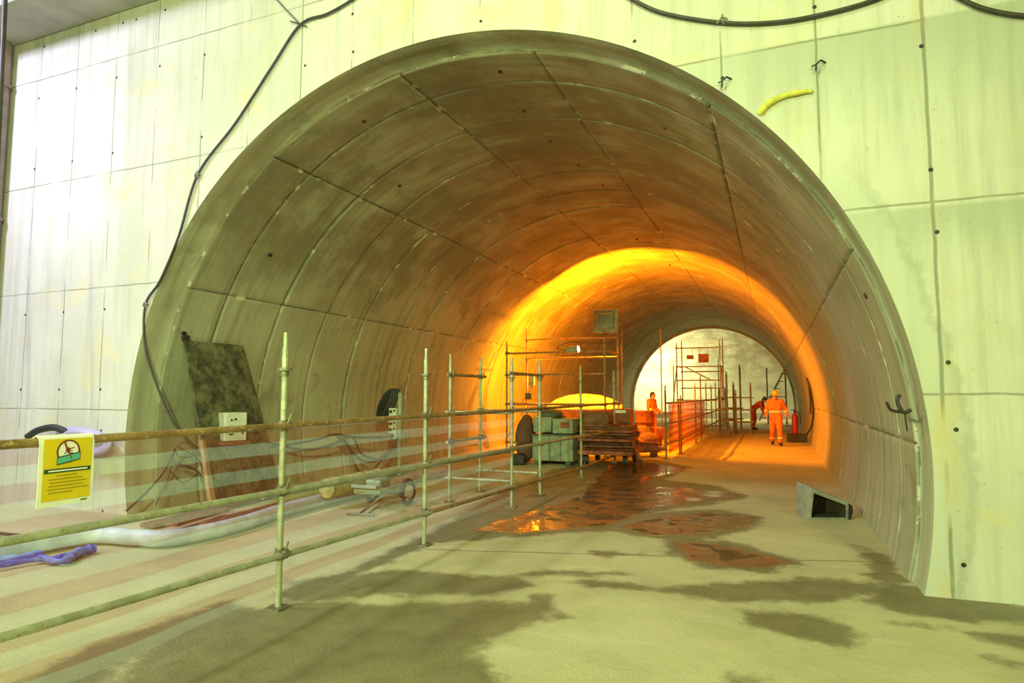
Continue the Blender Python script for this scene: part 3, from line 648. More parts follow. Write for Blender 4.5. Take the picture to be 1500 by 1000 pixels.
def cable(pts, r, label, m='cable', name='cable', k=8, group=None, n=8):
    b = MB(); b.tube(smoothpts(pts, k), r, n); return tag(b.build(name, M[m]), label, 'cable' if m == 'cable' else 'hose', group)
W = lambda x, y, o=.03: pY(x, y, WY-o)
cable([W(640, -80), W(560, -32), W(515, 0), W(480, 20), W(440, 36), W(400, 95), W(345, 180), W(290, 255), W(262, 345), W(235, 410), W(213, 447), W(213, 510), W(232, 570), W(256, 622), V(tuple(pY(286, 655, 6.5))), V(tuple(pY(292, 668, 6.6)))], .016, 'dark cable tied across the wall from the top down beside the portal to the board')
cable([W(360, -40), W(398, -8), W(420, 15), W(440, 36)], .007, 'thin wire at the top meeting the bend of the dark cable')
cable([W(425, 31), W(436, 34), W(449, 39)], .008, 'short tie wire holding the bend of the dark cable', name='tie_wire')
cable([W(840, -70), W(890, -25), W(930, 1), W(975, 20), W(1057, 33), W(1130, 33), W(1200, 22), W(1280, 0), W(1340, -30), W(1400, -70)], .020, 'thick dark cable sagging along the wall above the portal crown')
cable([W(1350, -60), W(1390, -15), W(1415, 2), W(1450, 15), W(1500, 23), W(1560, 22), W(1620, 0)], .020, 'thick dark cable end in the upper right corner of the wall')
for (x, y, s) in ((1058, 30, 'where the sagging cable is tied above the portal'), (289, 256, 'on the long cable at the level of the upper portal haunch'), (213, 446, 'on the long cable beside the left portal edge')):
    c = W(x, y, .04); b = MB(); b.tube([c+V((-.05, 0, -.02)), c+V((0, -.02, .03)), c+V((.05, 0, .0))], .009, 6); b.tube([c+V((0, 0, .06)), c+V((.01, 0, -.04))], .01, 6); b.cyl(c, V((c.x, WY, c.z)), .012); tag(b.build('cable_hook', M['coupler']), 'small hook ' + s, 'hook', 'cable hooks on the front wall')
for (x, y, s) in ((1197, 96, 'bent iron hook high on the wall right of the portal crown'), (1060, 120, 'bent iron hook just above the upper right portal edge')):
    c = W(x, y, .03); b = MB(); b.tube([V((c.x+.07, WY, c.z+.03)), c+V((.03, -.03, .03)), c+V((-.01, -.03, .0)), c+V((-.015, -.02, -.06))], .009, 6); b.tube([c+V((-.01, -.03, 0)), c+V((-.05, -.02, -.01))], .007, 6); tag(b.build('iron_hook', M['dark']), s, 'hook')
b = MB(); b.tube(smoothpts([W(1112, 168, .0), W(1125, 152, .02), W(1150, 140, .015), W(1180, 134, .02), W(1190, 134, .01)], 6), [.02]+[.035]*8+[.03]*8+[.022]*7+[.01], 8); tag(b.build('foam_strip', M['foam']), 'yellow expanding foam strip squeezed out of a crack above the portal edge', 'foam')
b = MB(); b.cyl((-11.45, WY-.14, 0), (-11.45, WY-.14, 7.5), .10, .10, 18)
for z in (2.2, 4.4, 6.6): b.cyl((-11.45, WY-.14, z), (-11.45, WY-.14, z+.06), .125, .125, 18)
tag(b.build('drain_pipe', mat('purple_brown_pipe', (.30, .22, .20), .5, 0, .3, 6, .1)), 'purplish brown vertical pipe on the far left of the wall', 'pipe')
b = MB(); b.tube([pY(9, -40, 5.0), pY(5, 60, 5.0), pY(1, 140, 5.0), pY(-8, 330, 5.0), pY(-10, 560, 5.0)], .03, 8); tag(b.build('hanging_cable', M['cable']), 'dark thick cable hanging at the upper left picture edge', 'cable')
# wires tangled next to the board
tang = [[(258, 655), (270, 648), (290, 655), (282, 668), (262, 668), (256, 656)], [(255, 658), (240, 690), (215, 720), (185, 752)], [(256, 660), (246, 700), (228, 740)], [(262, 655), (288, 670), (300, 690), (318, 700)],
        [(255, 680), (275, 682), (290, 692), (268, 706), (250, 690)], [(256, 676), (285, 688), (298, 700)], [(284, 662), (262, 680), (290, 690), (294, 704)]]
names = ['looped wire at the top of the tangle beside the board', 'thickest wire running down left from the tangle to the floor', 'steep wire running down from the tangle to the floor', 'wire passing from the tangle behind the board batten', 'ring of wire hanging lowest in the tangle', 'short wire crossing the tangle', 'wire twisted through the middle of the tangle']
for t, s in zip(tang, names):
    cable([tuple(pX(x, min(y, 748), -7.78+.01*i)) for i, (x, y) in enumerate(t)], .008 if 'thick' not in s else .016, s, k=6, group='wires tangled beside the board')
# distribution board on its post
def dpt(px, py, Y=11.2): return pY(px, py, Y)
ds = thing('distribution_board', 'post with socket panel and coiled black cable by the left tunnel wall', 'electrical stand', (dpt(586, 640).x, 11.2, 0))
xd = dpt(586, 640).x
b = MB(); b.box((xd, 11.2, .84), (.07, .07, 1.68)); b.build('post', M['machine'], ds); b = MB(); b.box((xd-.02, 11.2, .02), (.5, .5, .04), None, .005); b.build('base', M['machine2'], ds)
pan = V((dpt(579, 632).x, 11.12, 0)); b = MB(); b.box((pan.x, 11.12, 1.06), (.17, .08, .62), None, .01); pp = b.build('panel', M['boxgrey'], ds)
for z in (1.30, 1.18, 1.06, .94):
    b = MB(); b.cyl((pan.x-.03, 11.085, z), (pan.x-.03, 11.05, z), .03); b.build('socket', M['dark'], pp); b = MB(); b.cyl((pan.x+.05, 11.085, z+.02), (pan.x+.05, 11.06, z+.02), .02); b.build('switch', M['dark'], pp)
b = MB(); b.cyl((pan.x, 11.085, .82), (pan.x, 11.04, .82), .055); b.build('socket', M['dark'], pp)
b = MB()
for k in range(5):
    cc = V((dpt(566, 612).x+.02*k, 11.1+.03*k, 1.42)); b.tube([cc+V((.15*math.cos(t)+.1*math.sin(t), .03*math.sin(2*t), .30*math.sin(t)+.12*math.cos(t))) for t in [2*PI*i/20 for i in range(20)]], .024, 8, closed=True)
b.build('cable_coil', M['dark'], ds)
sag = [([(390, 655), (430, 650), (470, 642), (490, 636), (520, 640), (560, 640), (576, 636)], 'uppermost cable sagging from the board to the socket stand'), ([(395, 648), (440, 658), (480, 653), (515, 640), (530, 665), (560, 672), (578, 655)], 'second cable looping from the board to the socket stand'),
       ([(490, 636), (510, 655), (525, 690), (540, 694), (560, 672), (578, 650)], 'lowest cable loop under the socket stand'), ([(500, 636), (522, 668), (545, 676), (570, 660), (582, 640)], 'middle cable loop under the socket stand')]
for pts, s in sag: cable([tuple(pY(x, y, 8.5+2.5*(x-390)/190)) for x, y in pts], .022, s, group='cables from the board to the socket stand')
# hose along the floor
hp = [fl(-60, 828, .1), fl(0, 808, .1), fl(60, 796, .1), fl(140, 784, .1), fl(200, 787, .1), fl(245, 788, .1), fl(310, 777, .1), fl(370, 761, .1), fl(420, 745, .1), fl(500, 725, .1), fl(600, 700, .1), fl(650, 690, .1)]
b = MB(); b.tube(smoothpts(hp, 8), .088, 16); tag(b.build('ventilation_hose', M['hose']), 'long pale blue hose lying along the floor behind the striped net', 'hose')
b = MB()
for k, (pts, r) in enumerate((([(-30, 822), (0, 815), (30, 811), (62, 805)], .05), ([(58, 811), (80, 812), (100, 806), (106, 811), (88, 816), (70, 813)], .035), ([(100, 812), (115, 803), (128, 799), (140, 797)], .055), ([(-20, 826), (20, 818), (60, 812)], .03))):
    P = smoothpts([fl(x, y+6, .05) for x, y in pts], 6); b.tube(P, [r*(.85+.16*math.sin(i*.9+k)) for i in range(len(P))], 10)
tag(b.build('blue_sheeting', M['blue']), 'crumpled bright blue plastic hose bundle in front of the pale hose', 'hose')
cable([fl(-40, 776, .04), fl(0, 781, .04), fl(40, 785, .04), fl(75, 790, .04)], .02, 'dark brown cable on the floor at the left picture edge')
b = MB()
for k in range(3):
    c0 = pY(118, 643, WY-.10-.06*k); b.tube([c0+V((.52*math.cos(t)+.04*k, .03*math.sin(3*t), .14*math.sin(t)-.03*math.cos(t)-.02*k)) for t in [2*PI*i/32 for i in range(32)]], .035, 10, closed=True)
tag(b.build('hose_coil', M['lilac']), 'lilac hose coil hung on the wall behind the yellow sign', 'hose')
cable([pY(40, 640, 6.05), pY(56, 630, 6.1), pY(80, 626, 6.15), pY(100, 634, 6.15)], .05, 'short dark hose arched above the yellow sign', 'dark', 'hose')
# planks on the floor beyond the hose
for k, (a, c, s) in enumerate((((215, 772), (392, 728), 'dark brown plank lying behind the pale hose, longest of three'), ((250, 776), (330, 752), 'short brown plank lying behind the pale hose at the batten foot'), ((300, 770), (420, 738), 'dark brown plank lying nearest to the pale hose'))):
    A = fl(*a, .05); B = fl(*c, .05); d = (B-A); L = d.length; mid = (A+B)/2+V((-.12, .1, .02*k)); b = MB(); b.box((mid.x, mid.y, .04+.045*k*(k == 1)), (L, .22-.03*k, .045), rotz(math.atan2(d.y, d.x)), .004); tag(b.build('plank', M['wood']), s, 'plank', 'brown planks behind the hose')
# yellow flexible duct and hand truck
P0 = pX(478, 716, -6.0); P1 = pX(552, 700, -6.0); P0.z = max(P0.z, .16); P1.z = max(P1.z, .16)
b = MB(); ln = 46; pts = [P0.lerp(P1, i/ln) for i in range(ln+1)]; b.tube(pts, [.13+.03*math.sin(i*PI/1.5) for i in range(ln+1)], 18); tag(b.build('flexible_duct', M['duct']), 'yellowish ribbed duct piece lying between barrier and tunnel wall', 'duct')
hx = thing('hand_truck', 'small hand truck with T handle tipped on the floor behind the barrier', 'hand truck', (-5.4, 8.6, 0))
def hpnt(x, y, z): return fl(x, y, z)
tA, tB = hpnt(508, 752, .03), hpnt(548, 754, .03)
b = MB(); b.cyl(tA, tB, .016); b.tube([hpnt(527, 752, .03), hpnt(545, 738, .10), hpnt(565, 722, .28)], .016, 8); b.tube([hpnt(540, 752, .03), hpnt(562, 735, .12), hpnt(590, 731, .2)], .014, 8); b.build('handle', M['coupler'], hx)
wa = hpnt(597, 740, 0); wb = wa + V((-.62, .02, .0))
for p, s in ((wa, .2), (wb, .2)):
    p = p + V((0, 0, s)); b = MB(); b.tube([p+V((.0, (s-.035)*math.cos(t), (s-.035)*math.sin(t))) for t in [2*PI*i/24 for i in range(24)]], .036, 10, closed=True); wh = b.build('wheel', M['dark'], hx)
    b = MB(); b.cyl(p-V((.035, 0, 0)), p+V((.035, 0, 0)), .10, .10, 20); b.build('hub', M['boxgrey'], wh)
b = MB(); b.cyl(wa+V((.02, 0, .2)), wb+V((-.02, 0, .2)), .015); b.build('axle', M['steel'], hx)
b = MB(); b.box((wa+wb)/2+V((0, -.35, .26)), (.42, .72, .05), Matrix.Rotation(-.25, 3, 'X'), .01); b.box((wa+wb)/2+V((-.05, -.25, .34)), (.26, .3, .12), None, .03); b.cyl((wa+wb)/2+V((-.2, -.6, .27)), (wa+wb)/2+V((.2, -.55, .27)), .05); b.build('frame', M['machine'], hx)

# ------------------------------------------------------------------ machinery beyond the barrier
gx0, gx1, gyf = pY(778, 660, 14.3).x, pY(838, 660, 14.3).x, 14.3
gs = thing('compressor', 'grey-green boxy compressor standing behind the barrier', 'compressor', ((gx0+gx1)/2, gyf+.7, 0)); gm = (gx0+gx1)/2; gw = gx1-gx0
b = MB(); b.box((gm, gyf+.7, .40), (gw, 1.3, .62), None, .03); lowb = b.build('lower_housing', M['machine'], gs)
b = MB()
for u in (.22, .45, .72): b.box((gx0+gw*u, gyf-.006, .40), (.012, .012, .56))
b.box((gm, gyf-.006, .70), (gw, .02, .02)); b.build('panel_seam', M['machine2'], lowb)
b = MB(); b.box((gx0+gw*.24, gyf+.7, .93), (gw*.46, 1.2, .36), None, .03); b.build('engine_cover', M['machine'], gs)
b = MB(); b.box((gx0+gw*.74, gyf+.7, .90), (gw*.5, 1.2, .34), None, .02); cp = b.build('control_cabinet', M['machine'], gs)
b = MB(); b.box((gx0+gw*.80, gyf+.09, .93), (gw*.2, .02, .14)); b.build('control_window', M['redsteel'], cp)
b = MB(); b.lathe((gx0+gw*.28, gyf+.6, 1.10), [(.34, 0), (.33, .08), (.26, .15), (.12, .19), (.02, .2)], 24, .9, 1.1); b.build('air_filter_dome', M['machine2'], gs)
for sxx in (.12, .88):
    b = MB(); b.box((gx0+gw*sxx, gyf+.7, .05), (.12, 1.3, .1), None, .01); b.build('skid', M['machine2'], gs)
# cart with a load of planks, tarp bundle on top
cx0, cx1 = max(pY(842, 660, 14.6).x, gx1+.05), pY(925, 660, 14.6).x; cm = (cx0+cx1)/2; cw = cx1-cx0
ct = thing('load_cart', 'low wheeled cart loaded with planks beside the compressor', 'cart', (cm, 15.3, 0))
b = MB(); b.box((cm, 15.3, .30), (cw, 1.5, .10), None, .01); b.build('deck', M['redsteel'], ct)
for ix in (.12, .86):
    for yy in (14.75, 15.85):
        p = V((cx0+cw*ix, yy, .13)); b = MB(); b.cyl(p-V((.04, 0, 0)), p+V((.04, 0, 0)), .13, .13, 20); wq = b.build('wheel', M['dark'], ct); b = MB(); b.cyl(p-V((.045, 0, 0)), p+V((.045, 0, 0)), .05, .05, 14); b.build('hub', M['boxgrey'], wq)
        b = MB(); b.box(p+V((0, 0, .13)), (.05, .1, .1)); b.build('fork', M['coupler'], ct)
ptsl = ['lowest', 'second', 'third', 'fourth', 'fifth', 'sixth', 'seventh', 'topmost']
for k in range(8):
    z = .35+.034+k*.068; a = .05*math.sin(k*2.1); b = MB(); b.box((cm+.04*math.sin(k*1.7), 15.2+.08*math.cos(k*2.9), z), (cw*(.98-.03*(k % 3)), .9+.1*(k % 2), .062), rotz(a), .004)
    tag(b.build('plank', M['redsteel'] if k % 3 == 0 else M['wood']), ptsl[k]+' plank layer of the stack on the cart', 'plank', 'plank layers on the cart')
ztop = .35+8*.068
tx0, tx1 = gx1+.04, pY(897, 612, 15.2).x
b = MB(); b.box(((tx0+tx1)/2, 15.3, ztop+.17), (tx1-tx0, .9, .33), None, .09); b.box(((tx0+tx1)/2, 15.3, ztop+.02), (tx1-tx0+.08, 1.0, .04)); tag(b.build('tarpaulin_bundle', M['brownt']), 'brown tarpaulin wrapped bundle on top of the plank stack', 'bundle')
for k, (dx, tilt, L, s) in enumerate(((.16, .5, 1.0, 'steepest'), (.05, .36, .9, 'middle'), (-.05, .2, .8, 'flattest'))):
    x = cx1+dx; b = MB(); b.cyl((x+.12, 14.7+.12*k, 0.03), (x+.12-math.sin(tilt)*L*1.2, 15.0+.1*k, L*math.cos(tilt)*1.05), .03); tag(b.build('prop_tube', M['redsteel']), s+' rusty tube leaning on the end of the cart load', 'scaffold tube', 'tubes leaning on the cart')
sk = pY(768, 640, 14.6); b = MB()
b.ball((sk.x, 14.7, .55), (.25, .3, .55), None, 3); b.ball((sk.x+.03, 14.7, 1.0), (.14, .18, .16), None, 2); tag(b.build('rubble_sack', M['sack']), 'tall pinkish brown sack standing left of the compressor', 'sack')
b = MB(); b.box((sk.x-.02, 14.25, .12), (.34, .4, .24), rotz(.3), .04); tag(b.build('tool_case', M['dark']), 'dark case on the floor in front of the sack', 'case')
# pale block below the cart end
b = MB(); c = fl(846, 677); b.box((c.x, c.y, .16), (.24, .24, .32), None, .01); tag(b.build('concrete_block', M['boxgrey']), 'pale concrete block standing by the compressor corner', 'block')
# domed tank behind the tower, lit yellow from above
dc = pY(856, 600, 20.2)
dm = thing('domed_tank', 'wide low tank with cream dome shining yellow behind the tower', 'tank', (dc.x, 20.2, 0))
b = MB(); b.lathe((dc.x, 20.2, 1.16), [(1.28, 0), (1.28, .05), (1.2, .15), (.92, .33), (.55, .45), (.18, .495), (.01, .5)], 40, 1., .75); b.build('dome', M['cream'], dm)
b = MB(); b.lathe((dc.x, 20.2, 0), [(1.15, .02), (1.2, .1), (1.2, 1.1), (1.27, 1.16)], 40, 1., .75); b.build('tank_wall', M['brownt'], dm)
# hanging junction box on the tower, its glowing glass is added
jb = pY(779, 557, 18.42); jt = thing('junction_box', 'small grey junction box strapped to the back left tower post', 'floodlight', (jb.x, 18.39, jb.z-.15))  # a junction box, though grouped with the floodlights
b = MB(); b.box((jb.x+.02, 18.37, jb.z), (.17, .12, .32), None, .01); b.build('housing', M['boxgrey'], jt); b = MB(); b.box((jb.x+.02, 18.435, jb.z), (.14, .012, .26)); b.build('glass', M['lampglass'], jt)  # the glowing glass is added to the junction box
b = MB(); b.tube(smoothpts([(jb.x, 18.36, jb.z-.16), (jb.x-.1, 18.34, jb.z-.4), (jb.x-.35, 18.31, jb.z-.75)]), .012, 6); b.tube(smoothpts([(jb.x+.03, 18.36, jb.z-.16), (jb.x+.06, 18.34, jb.z-.4), (jb.x+.25, 18.32, jb.z-.62)]), .012, 6); b.build('lead', M['redsteel'], jt)
SL2 = light('left_lining_fill', 'POINT', (jb.x+.03, 18.62, jb.z), 260, SODIUM, shadow_soft_size=.05)  # point light added for the hot spot on the left lining
j2 = pY(775, 580, 18.37); b = MB(); b.box((j2.x, 18.35, j2.z), (.2, .12, .2), None, .01); tag(b.build('switch_box', M['machine2']), 'dark switch box on the tower post under the small junction box', 'switch box')
# red beam on blocks, sacks and boxes right of the cart
c = fl(944, 668); rbm = thing('steel_beam', 'red steel beam lying on blocks right of the loaded cart', 'beam', (c.x, c.y, 0))
b = MB(); b.box((c.x, c.y, .36), (.78, .3, .03)); b.box((c.x, c.y, .24), (.78, .02, .24)); b.box((c.x, c.y, .13), (.78, .3, .03)); b.build('beam', M['redsteel'], rbm)
for dx in (-.25, .25): b = MB(); b.box((c.x+dx, c.y, .06), (.14, .4, .115), None, .005); b.build('block', M['wood'], rbm)
for k, (px, py, Y, s) in enumerate(((932, 648, 18.6, 'heap of orange brown sand bags, left'), (950, 646, 18.8, 'orange brown sand bag behind the red beam, right'), (940, 640, 19.6, 'orange brown sand bag behind the red beam, rearmost'))):
    p = pY(px, py, Y); b = MB(); b.ball((p.x, Y, .2+.12*k), (.34, .3, .2+.08*k), None, 3); o = tag(b.build('sand_bag', M['sack']), ('leftmost' if k == 0 else 'rightmost' if k == 1 else 'rearmost and tallest')+' sand bag behind the red beam', 'sand bag', 'sand bags behind the red beam'); o.location.z = 0
p = pY(912, 610, 17.5); dr = thing('stacked_crate', 'dark red crate stack with white strip at the right tower foot', 'crate', (p.x, 17.5, 0))
b = MB(); b.box((p.x, 17.5, .32), (.56, .5, .62), None, .02); b.build('lower_crate', M['redsteel'], dr); b = MB(); b.box((p.x, 17.5, .95), (.5, .5, .6), None, .02); b.build('upper_crate', M['brownt'], dr); b = MB(); b.box((p.x, 17.23, 1.18), (.3, .03, .08)); b.build('strip', M['reflect'], dr)
p = pY(944, 610, 20.6); b = MB(); b.lathe((p.x, 20.6, 0), [(.29, 0), (.30, .03), (.29, .05), (.29, .36), (.305, .38), (.29, .40), (.29, .74), (.305, .76), (.29, .78), (.29, 1.08), (.30, 1.12), (.27, 1.125), (.02, 1.12)], 28); tag(b.build('oil_drum', M['wood']), 'dark brown drum standing behind the sand bags beside the red beam', 'drum')
p = pY(962, 630, 19.4); pg = thing('pump', 'small dark pump on the floor left of the far net', 'pump', (p.x, 19.4, 0))
b = MB(); b.box((p.x, 19.4, .06), (.5, .4, .06), None, .01); b.build('skid', M['machine2'], pg); b = MB(); b.cyl((p.x-.2, 19.4, .3), (p.x+.12, 19.4, .3), .18, .18, 20); b.build('motor', M['dark'], pg); b = MB(); b.box((p.x+.1, 19.4, .5), (.2, .3, .34), None, .03); b.build('fuel_tank', M['redsteel'], pg)
b = MB(); b.tube([(p.x-.25, 19.15, .08), (p.x-.25, 19.15, .68), (p.x+.26, 19.15, .68), (p.x+.26, 19.15, .08)], .016, 8); b.build('frame', M['coupler'], pg)
# ------------------------------------------------------------------ right side
def cx_(a, y, r=R1): return ringpt(math.radians(a), r, y)
# tipped mortar tub
tb = thing('mortar_tub', 'grey mud-caked tub tipped open side towards the camera by the right wall', 'tub', (.58, 9.6, 0))
T = {k: V(v) for k, v in dict(fbl=fl(1184, 761), fbr=fl(1243, 761)).items()}
L0 = T['fbl']; L1 = T['fbr']; dx = (L1-L0).normalized(); dy = V((-dx.y, dx.x, 0)); W_ = (L1-L0).length
def tp(u, v, z): return L0 + dx*u*W_ + dy*v + V((0, 0, z))
o8 = [tp(0, 0, 0), tp(1, 0, 0), tp(1.02, 0, .22), tp(.10, 0, .42), tp(.0, .34, .0), tp(1.02, .34, 0), tp(1.05, .34, .24), tp(.02, .34, .46)]
i4 = [tp(.07, -.004, .03), tp(.93, -.004, .03), tp(.94, -.004, .19), tp(.16, -.004, .345)]; i8 = [tp(.12, .26, .05), tp(.92, .26, .05), tp(.92, .26, .19), tp(.14, .26, .34)]
b = MB(); b.add(o8+i4, [[4, 5, 6, 7], [0, 4, 7, 3], [3, 7, 6, 2], [2, 6, 5, 1], [1, 5, 4, 0], [0, 1, 9, 8], [1, 2, 10, 9], [2, 3, 11, 10], [3, 0, 8, 11]]); b.build('shell', M['tub'], tb)
b = MB(); b.add(i4+i8, [[0, 1, 5, 4], [1, 2, 6, 5], [2, 3, 7, 6], [3, 0, 4, 7], [4, 5, 6, 7]]); b.build('mud_lining', M['tubin'], tb)
b = MB(); b.prism([tp(1.01, -.02, 0), tp(1.03, -.01, .21), tp(1.13, .02, .17), tp(1.16, .04, .1), tp(1.05, .0, 0)], None, dy*.06); b.build('end_flap', M['dark'], tb)
# bent bracket on the right wall
hk = cx_(6.4, 6.5, R1); hk = pX(1325, 600, 1.02); b = MB()
b.tube(smoothpts([hk+V((.05, 0, .0)), hk+V((-.01, 0, -.02)), hk+V((-.05, -.0, .07)), hk+V((-.03, 0, .13))], 5), .016, 8)
b.tube(smoothpts([hk+V((-.005, 0, -.02)), hk+V((-.06, .25, -.01)), hk+V((-.07, .42, .05))], 5), .014, 8); b.tube([hk+V((-.0, 0, -.03)), hk+V((.015, .02, -.18))], .006, 6)
tag(b.build('bent_rebar', M['dark']), 'bent black rebar hook sticking out of the right tunnel wall', 'hook')
# cable hanging on the right wall at the orange zone
cable([cx_(13.5, 22.3, R1-.05), cx_(10, 22.2, R1-.04), cx_(5.5, 22.4, R1-.04), cx_(1, 22.6, R1-.03), cx_(-5, 23.2, R1-.06), cx_(-9, 23.9, R1-.15)], .03, 'dark cable hanging down the right tunnel wall in orange light')
cable([cx_(14.2, 22.2, R1-.05), cx_(11, 22.6, R1-.05), cx_(6, 23.4, R1-.04), cx_(0, 24.0, R1-.04)], .022, 'thinner dark cable hanging beside the first on the right tunnel wall')
p = fl(1168, 648); bn = thing('rubbish_trough', 'dark open trough on the floor right of the walking person', 'trough', (p.x, p.y+.2, 0))
b = MB(); x, y = p.x, p.y+.25
for (dx_, dy_, sx_, sy_) in ((0, -.24, .62, .04), (0, .24, .62, .04), (-.3, 0, .04, .48), (.3, 0, .04, .48)): b.box((x+dx_, y+dy_, .15), (sx_, sy_, .26))
b.box((x, y, .03), (.62, .5, .05)); b.build('shell', M['dark'], bn); b = MB(); b.box((x, y, .16), (.54, .42, .12), None, .03); b.build('rubble', M['tubin'], bn)
p = fl(1165, 636); fe = thing('fire_extinguisher', 'red fire extinguisher standing on the floor behind the dark trough', 'fire extinguisher', (p.x, p.y, 0))
ex, ey = p.x, p.y
b = MB(); b.lathe((ex, ey, 0), [(.115, 0), (.12, .03), (.12, .70), (.10, .80), (.05, .86), (.04, .92)], 20); b.build('cylinder', M['red'], fe)
b = MB(); b.cyl((ex, ey, .9), (ex, ey, .98), .04); b.box((ex-.06, ey, 1.0), (.2, .04, .03)); b.build('valve', M['dark'], fe)
b = MB(); b.tube(smoothpts([(ex+.04, ey-.02, .95), (ex+.2, ey-.05, .8), (ex+.2, ey-.08, .4)]), .02, 8); b.build('hose', M['dark'], fe)
# steel stair frame at the right of the far opening
st = thing('steel_stair', 'dark steel stair frame at the right edge of the far opening', 'stair', (.1, 38.5, 0))
s0 = pY(1143, 618, 38.0); b = MB()
for dy in (0, .9): b.box(((-.35), 38.0+dy, 1.5), (.07, .07, 3.2)); b.box((.6, 38.0+dy, 1.5), (.07, .07, 3.0))
b.build('frame', M['machine2'], st)
for k in range(7): b = MB(); b.box((-.5+.17*k, 38.4, .35+.4*k), (.3, .9, .04)); b.build('tread', M['machine2'], st)
for dy in (0, .9): b = MB(); b.cyl((-.8, 38+dy, .2), (.75, 38+dy, 3.4), .05); b.build('stringer', M['steel'], st)
b = MB(); b.cyl((-.6, 38, 1.5), (.6, 38, 1.5), .03); b.build('handrail', M['steel'], st)
# ------------------------------------------------------------------ people
def fuse(name, prims, voxel, m, parent, smooth=2):
    b = MB()
    for p in prims:
        if p[0] == 'c':
            _, a, r0, c, r1 = p; a, c = V(a), V(c); b.ball(a, r0); b.ball(c, r1); b.tube([a, c], [r0, r1], 14)
        else: b.ball(p[1], p[2], p[3] if len(p) > 3 else None)
    o = b.build(name, m, parent)
    md = o.modifiers.new('r', 'REMESH'); md.mode = 'VOXEL'; md.voxel_size = voxel; md.use_smooth_shade = True
    if smooth: s = o.modifiers.new('s', 'SMOOTH'); s.factor = .5; s.iterations = smooth
    bpy.context.view_layer.update(); dg = bpy.context.evaluated_depsgraph_get()
    me = bpy.data.meshes.new_from_object(o.evaluated_get(dg)); old = o.data; o.modifiers.clear(); o.data = me; bpy.data.meshes.remove(old)
    me.polygons.foreach_set('use_smooth', [True]*len(me.polygons)); me.name = name
    if not me.materials: me.materials.append(m)
    return o
def hand(wrist, dirv, palm_n, thumb, r=.5):
    d = V(dirv).normalized(); nn = V(palm_n); nn = (nn-d*nn.dot(d)).normalized(); s = d.cross(nn)*thumb; w = V(wrist); P = []
    for k in range(4):
        kn = w + d*.085 + s*(.033-.022*k); P.append(('c', w+s*(.012-.008*k), .017, kn, .012))
        L = (.072, .082, .076, .06)[k]; m1 = kn + d*L*.5 + nn*L*.12; m2 = m1 + d*L*.22 + nn*L*.34; P += [('c', kn, .0105, m1, .0095), ('c', m1, .0095, m2, .008)]
    t0 = w + d*.03 + s*.03; t1 = t0 + d*.035 + s*.035 + nn*.015; P += [('c', w+d*.02, .016, t0, .014), ('c', t0, .013, t1, .011), ('c', t1, .011, t1+d*.03+nn*.01, .009)]
    return P
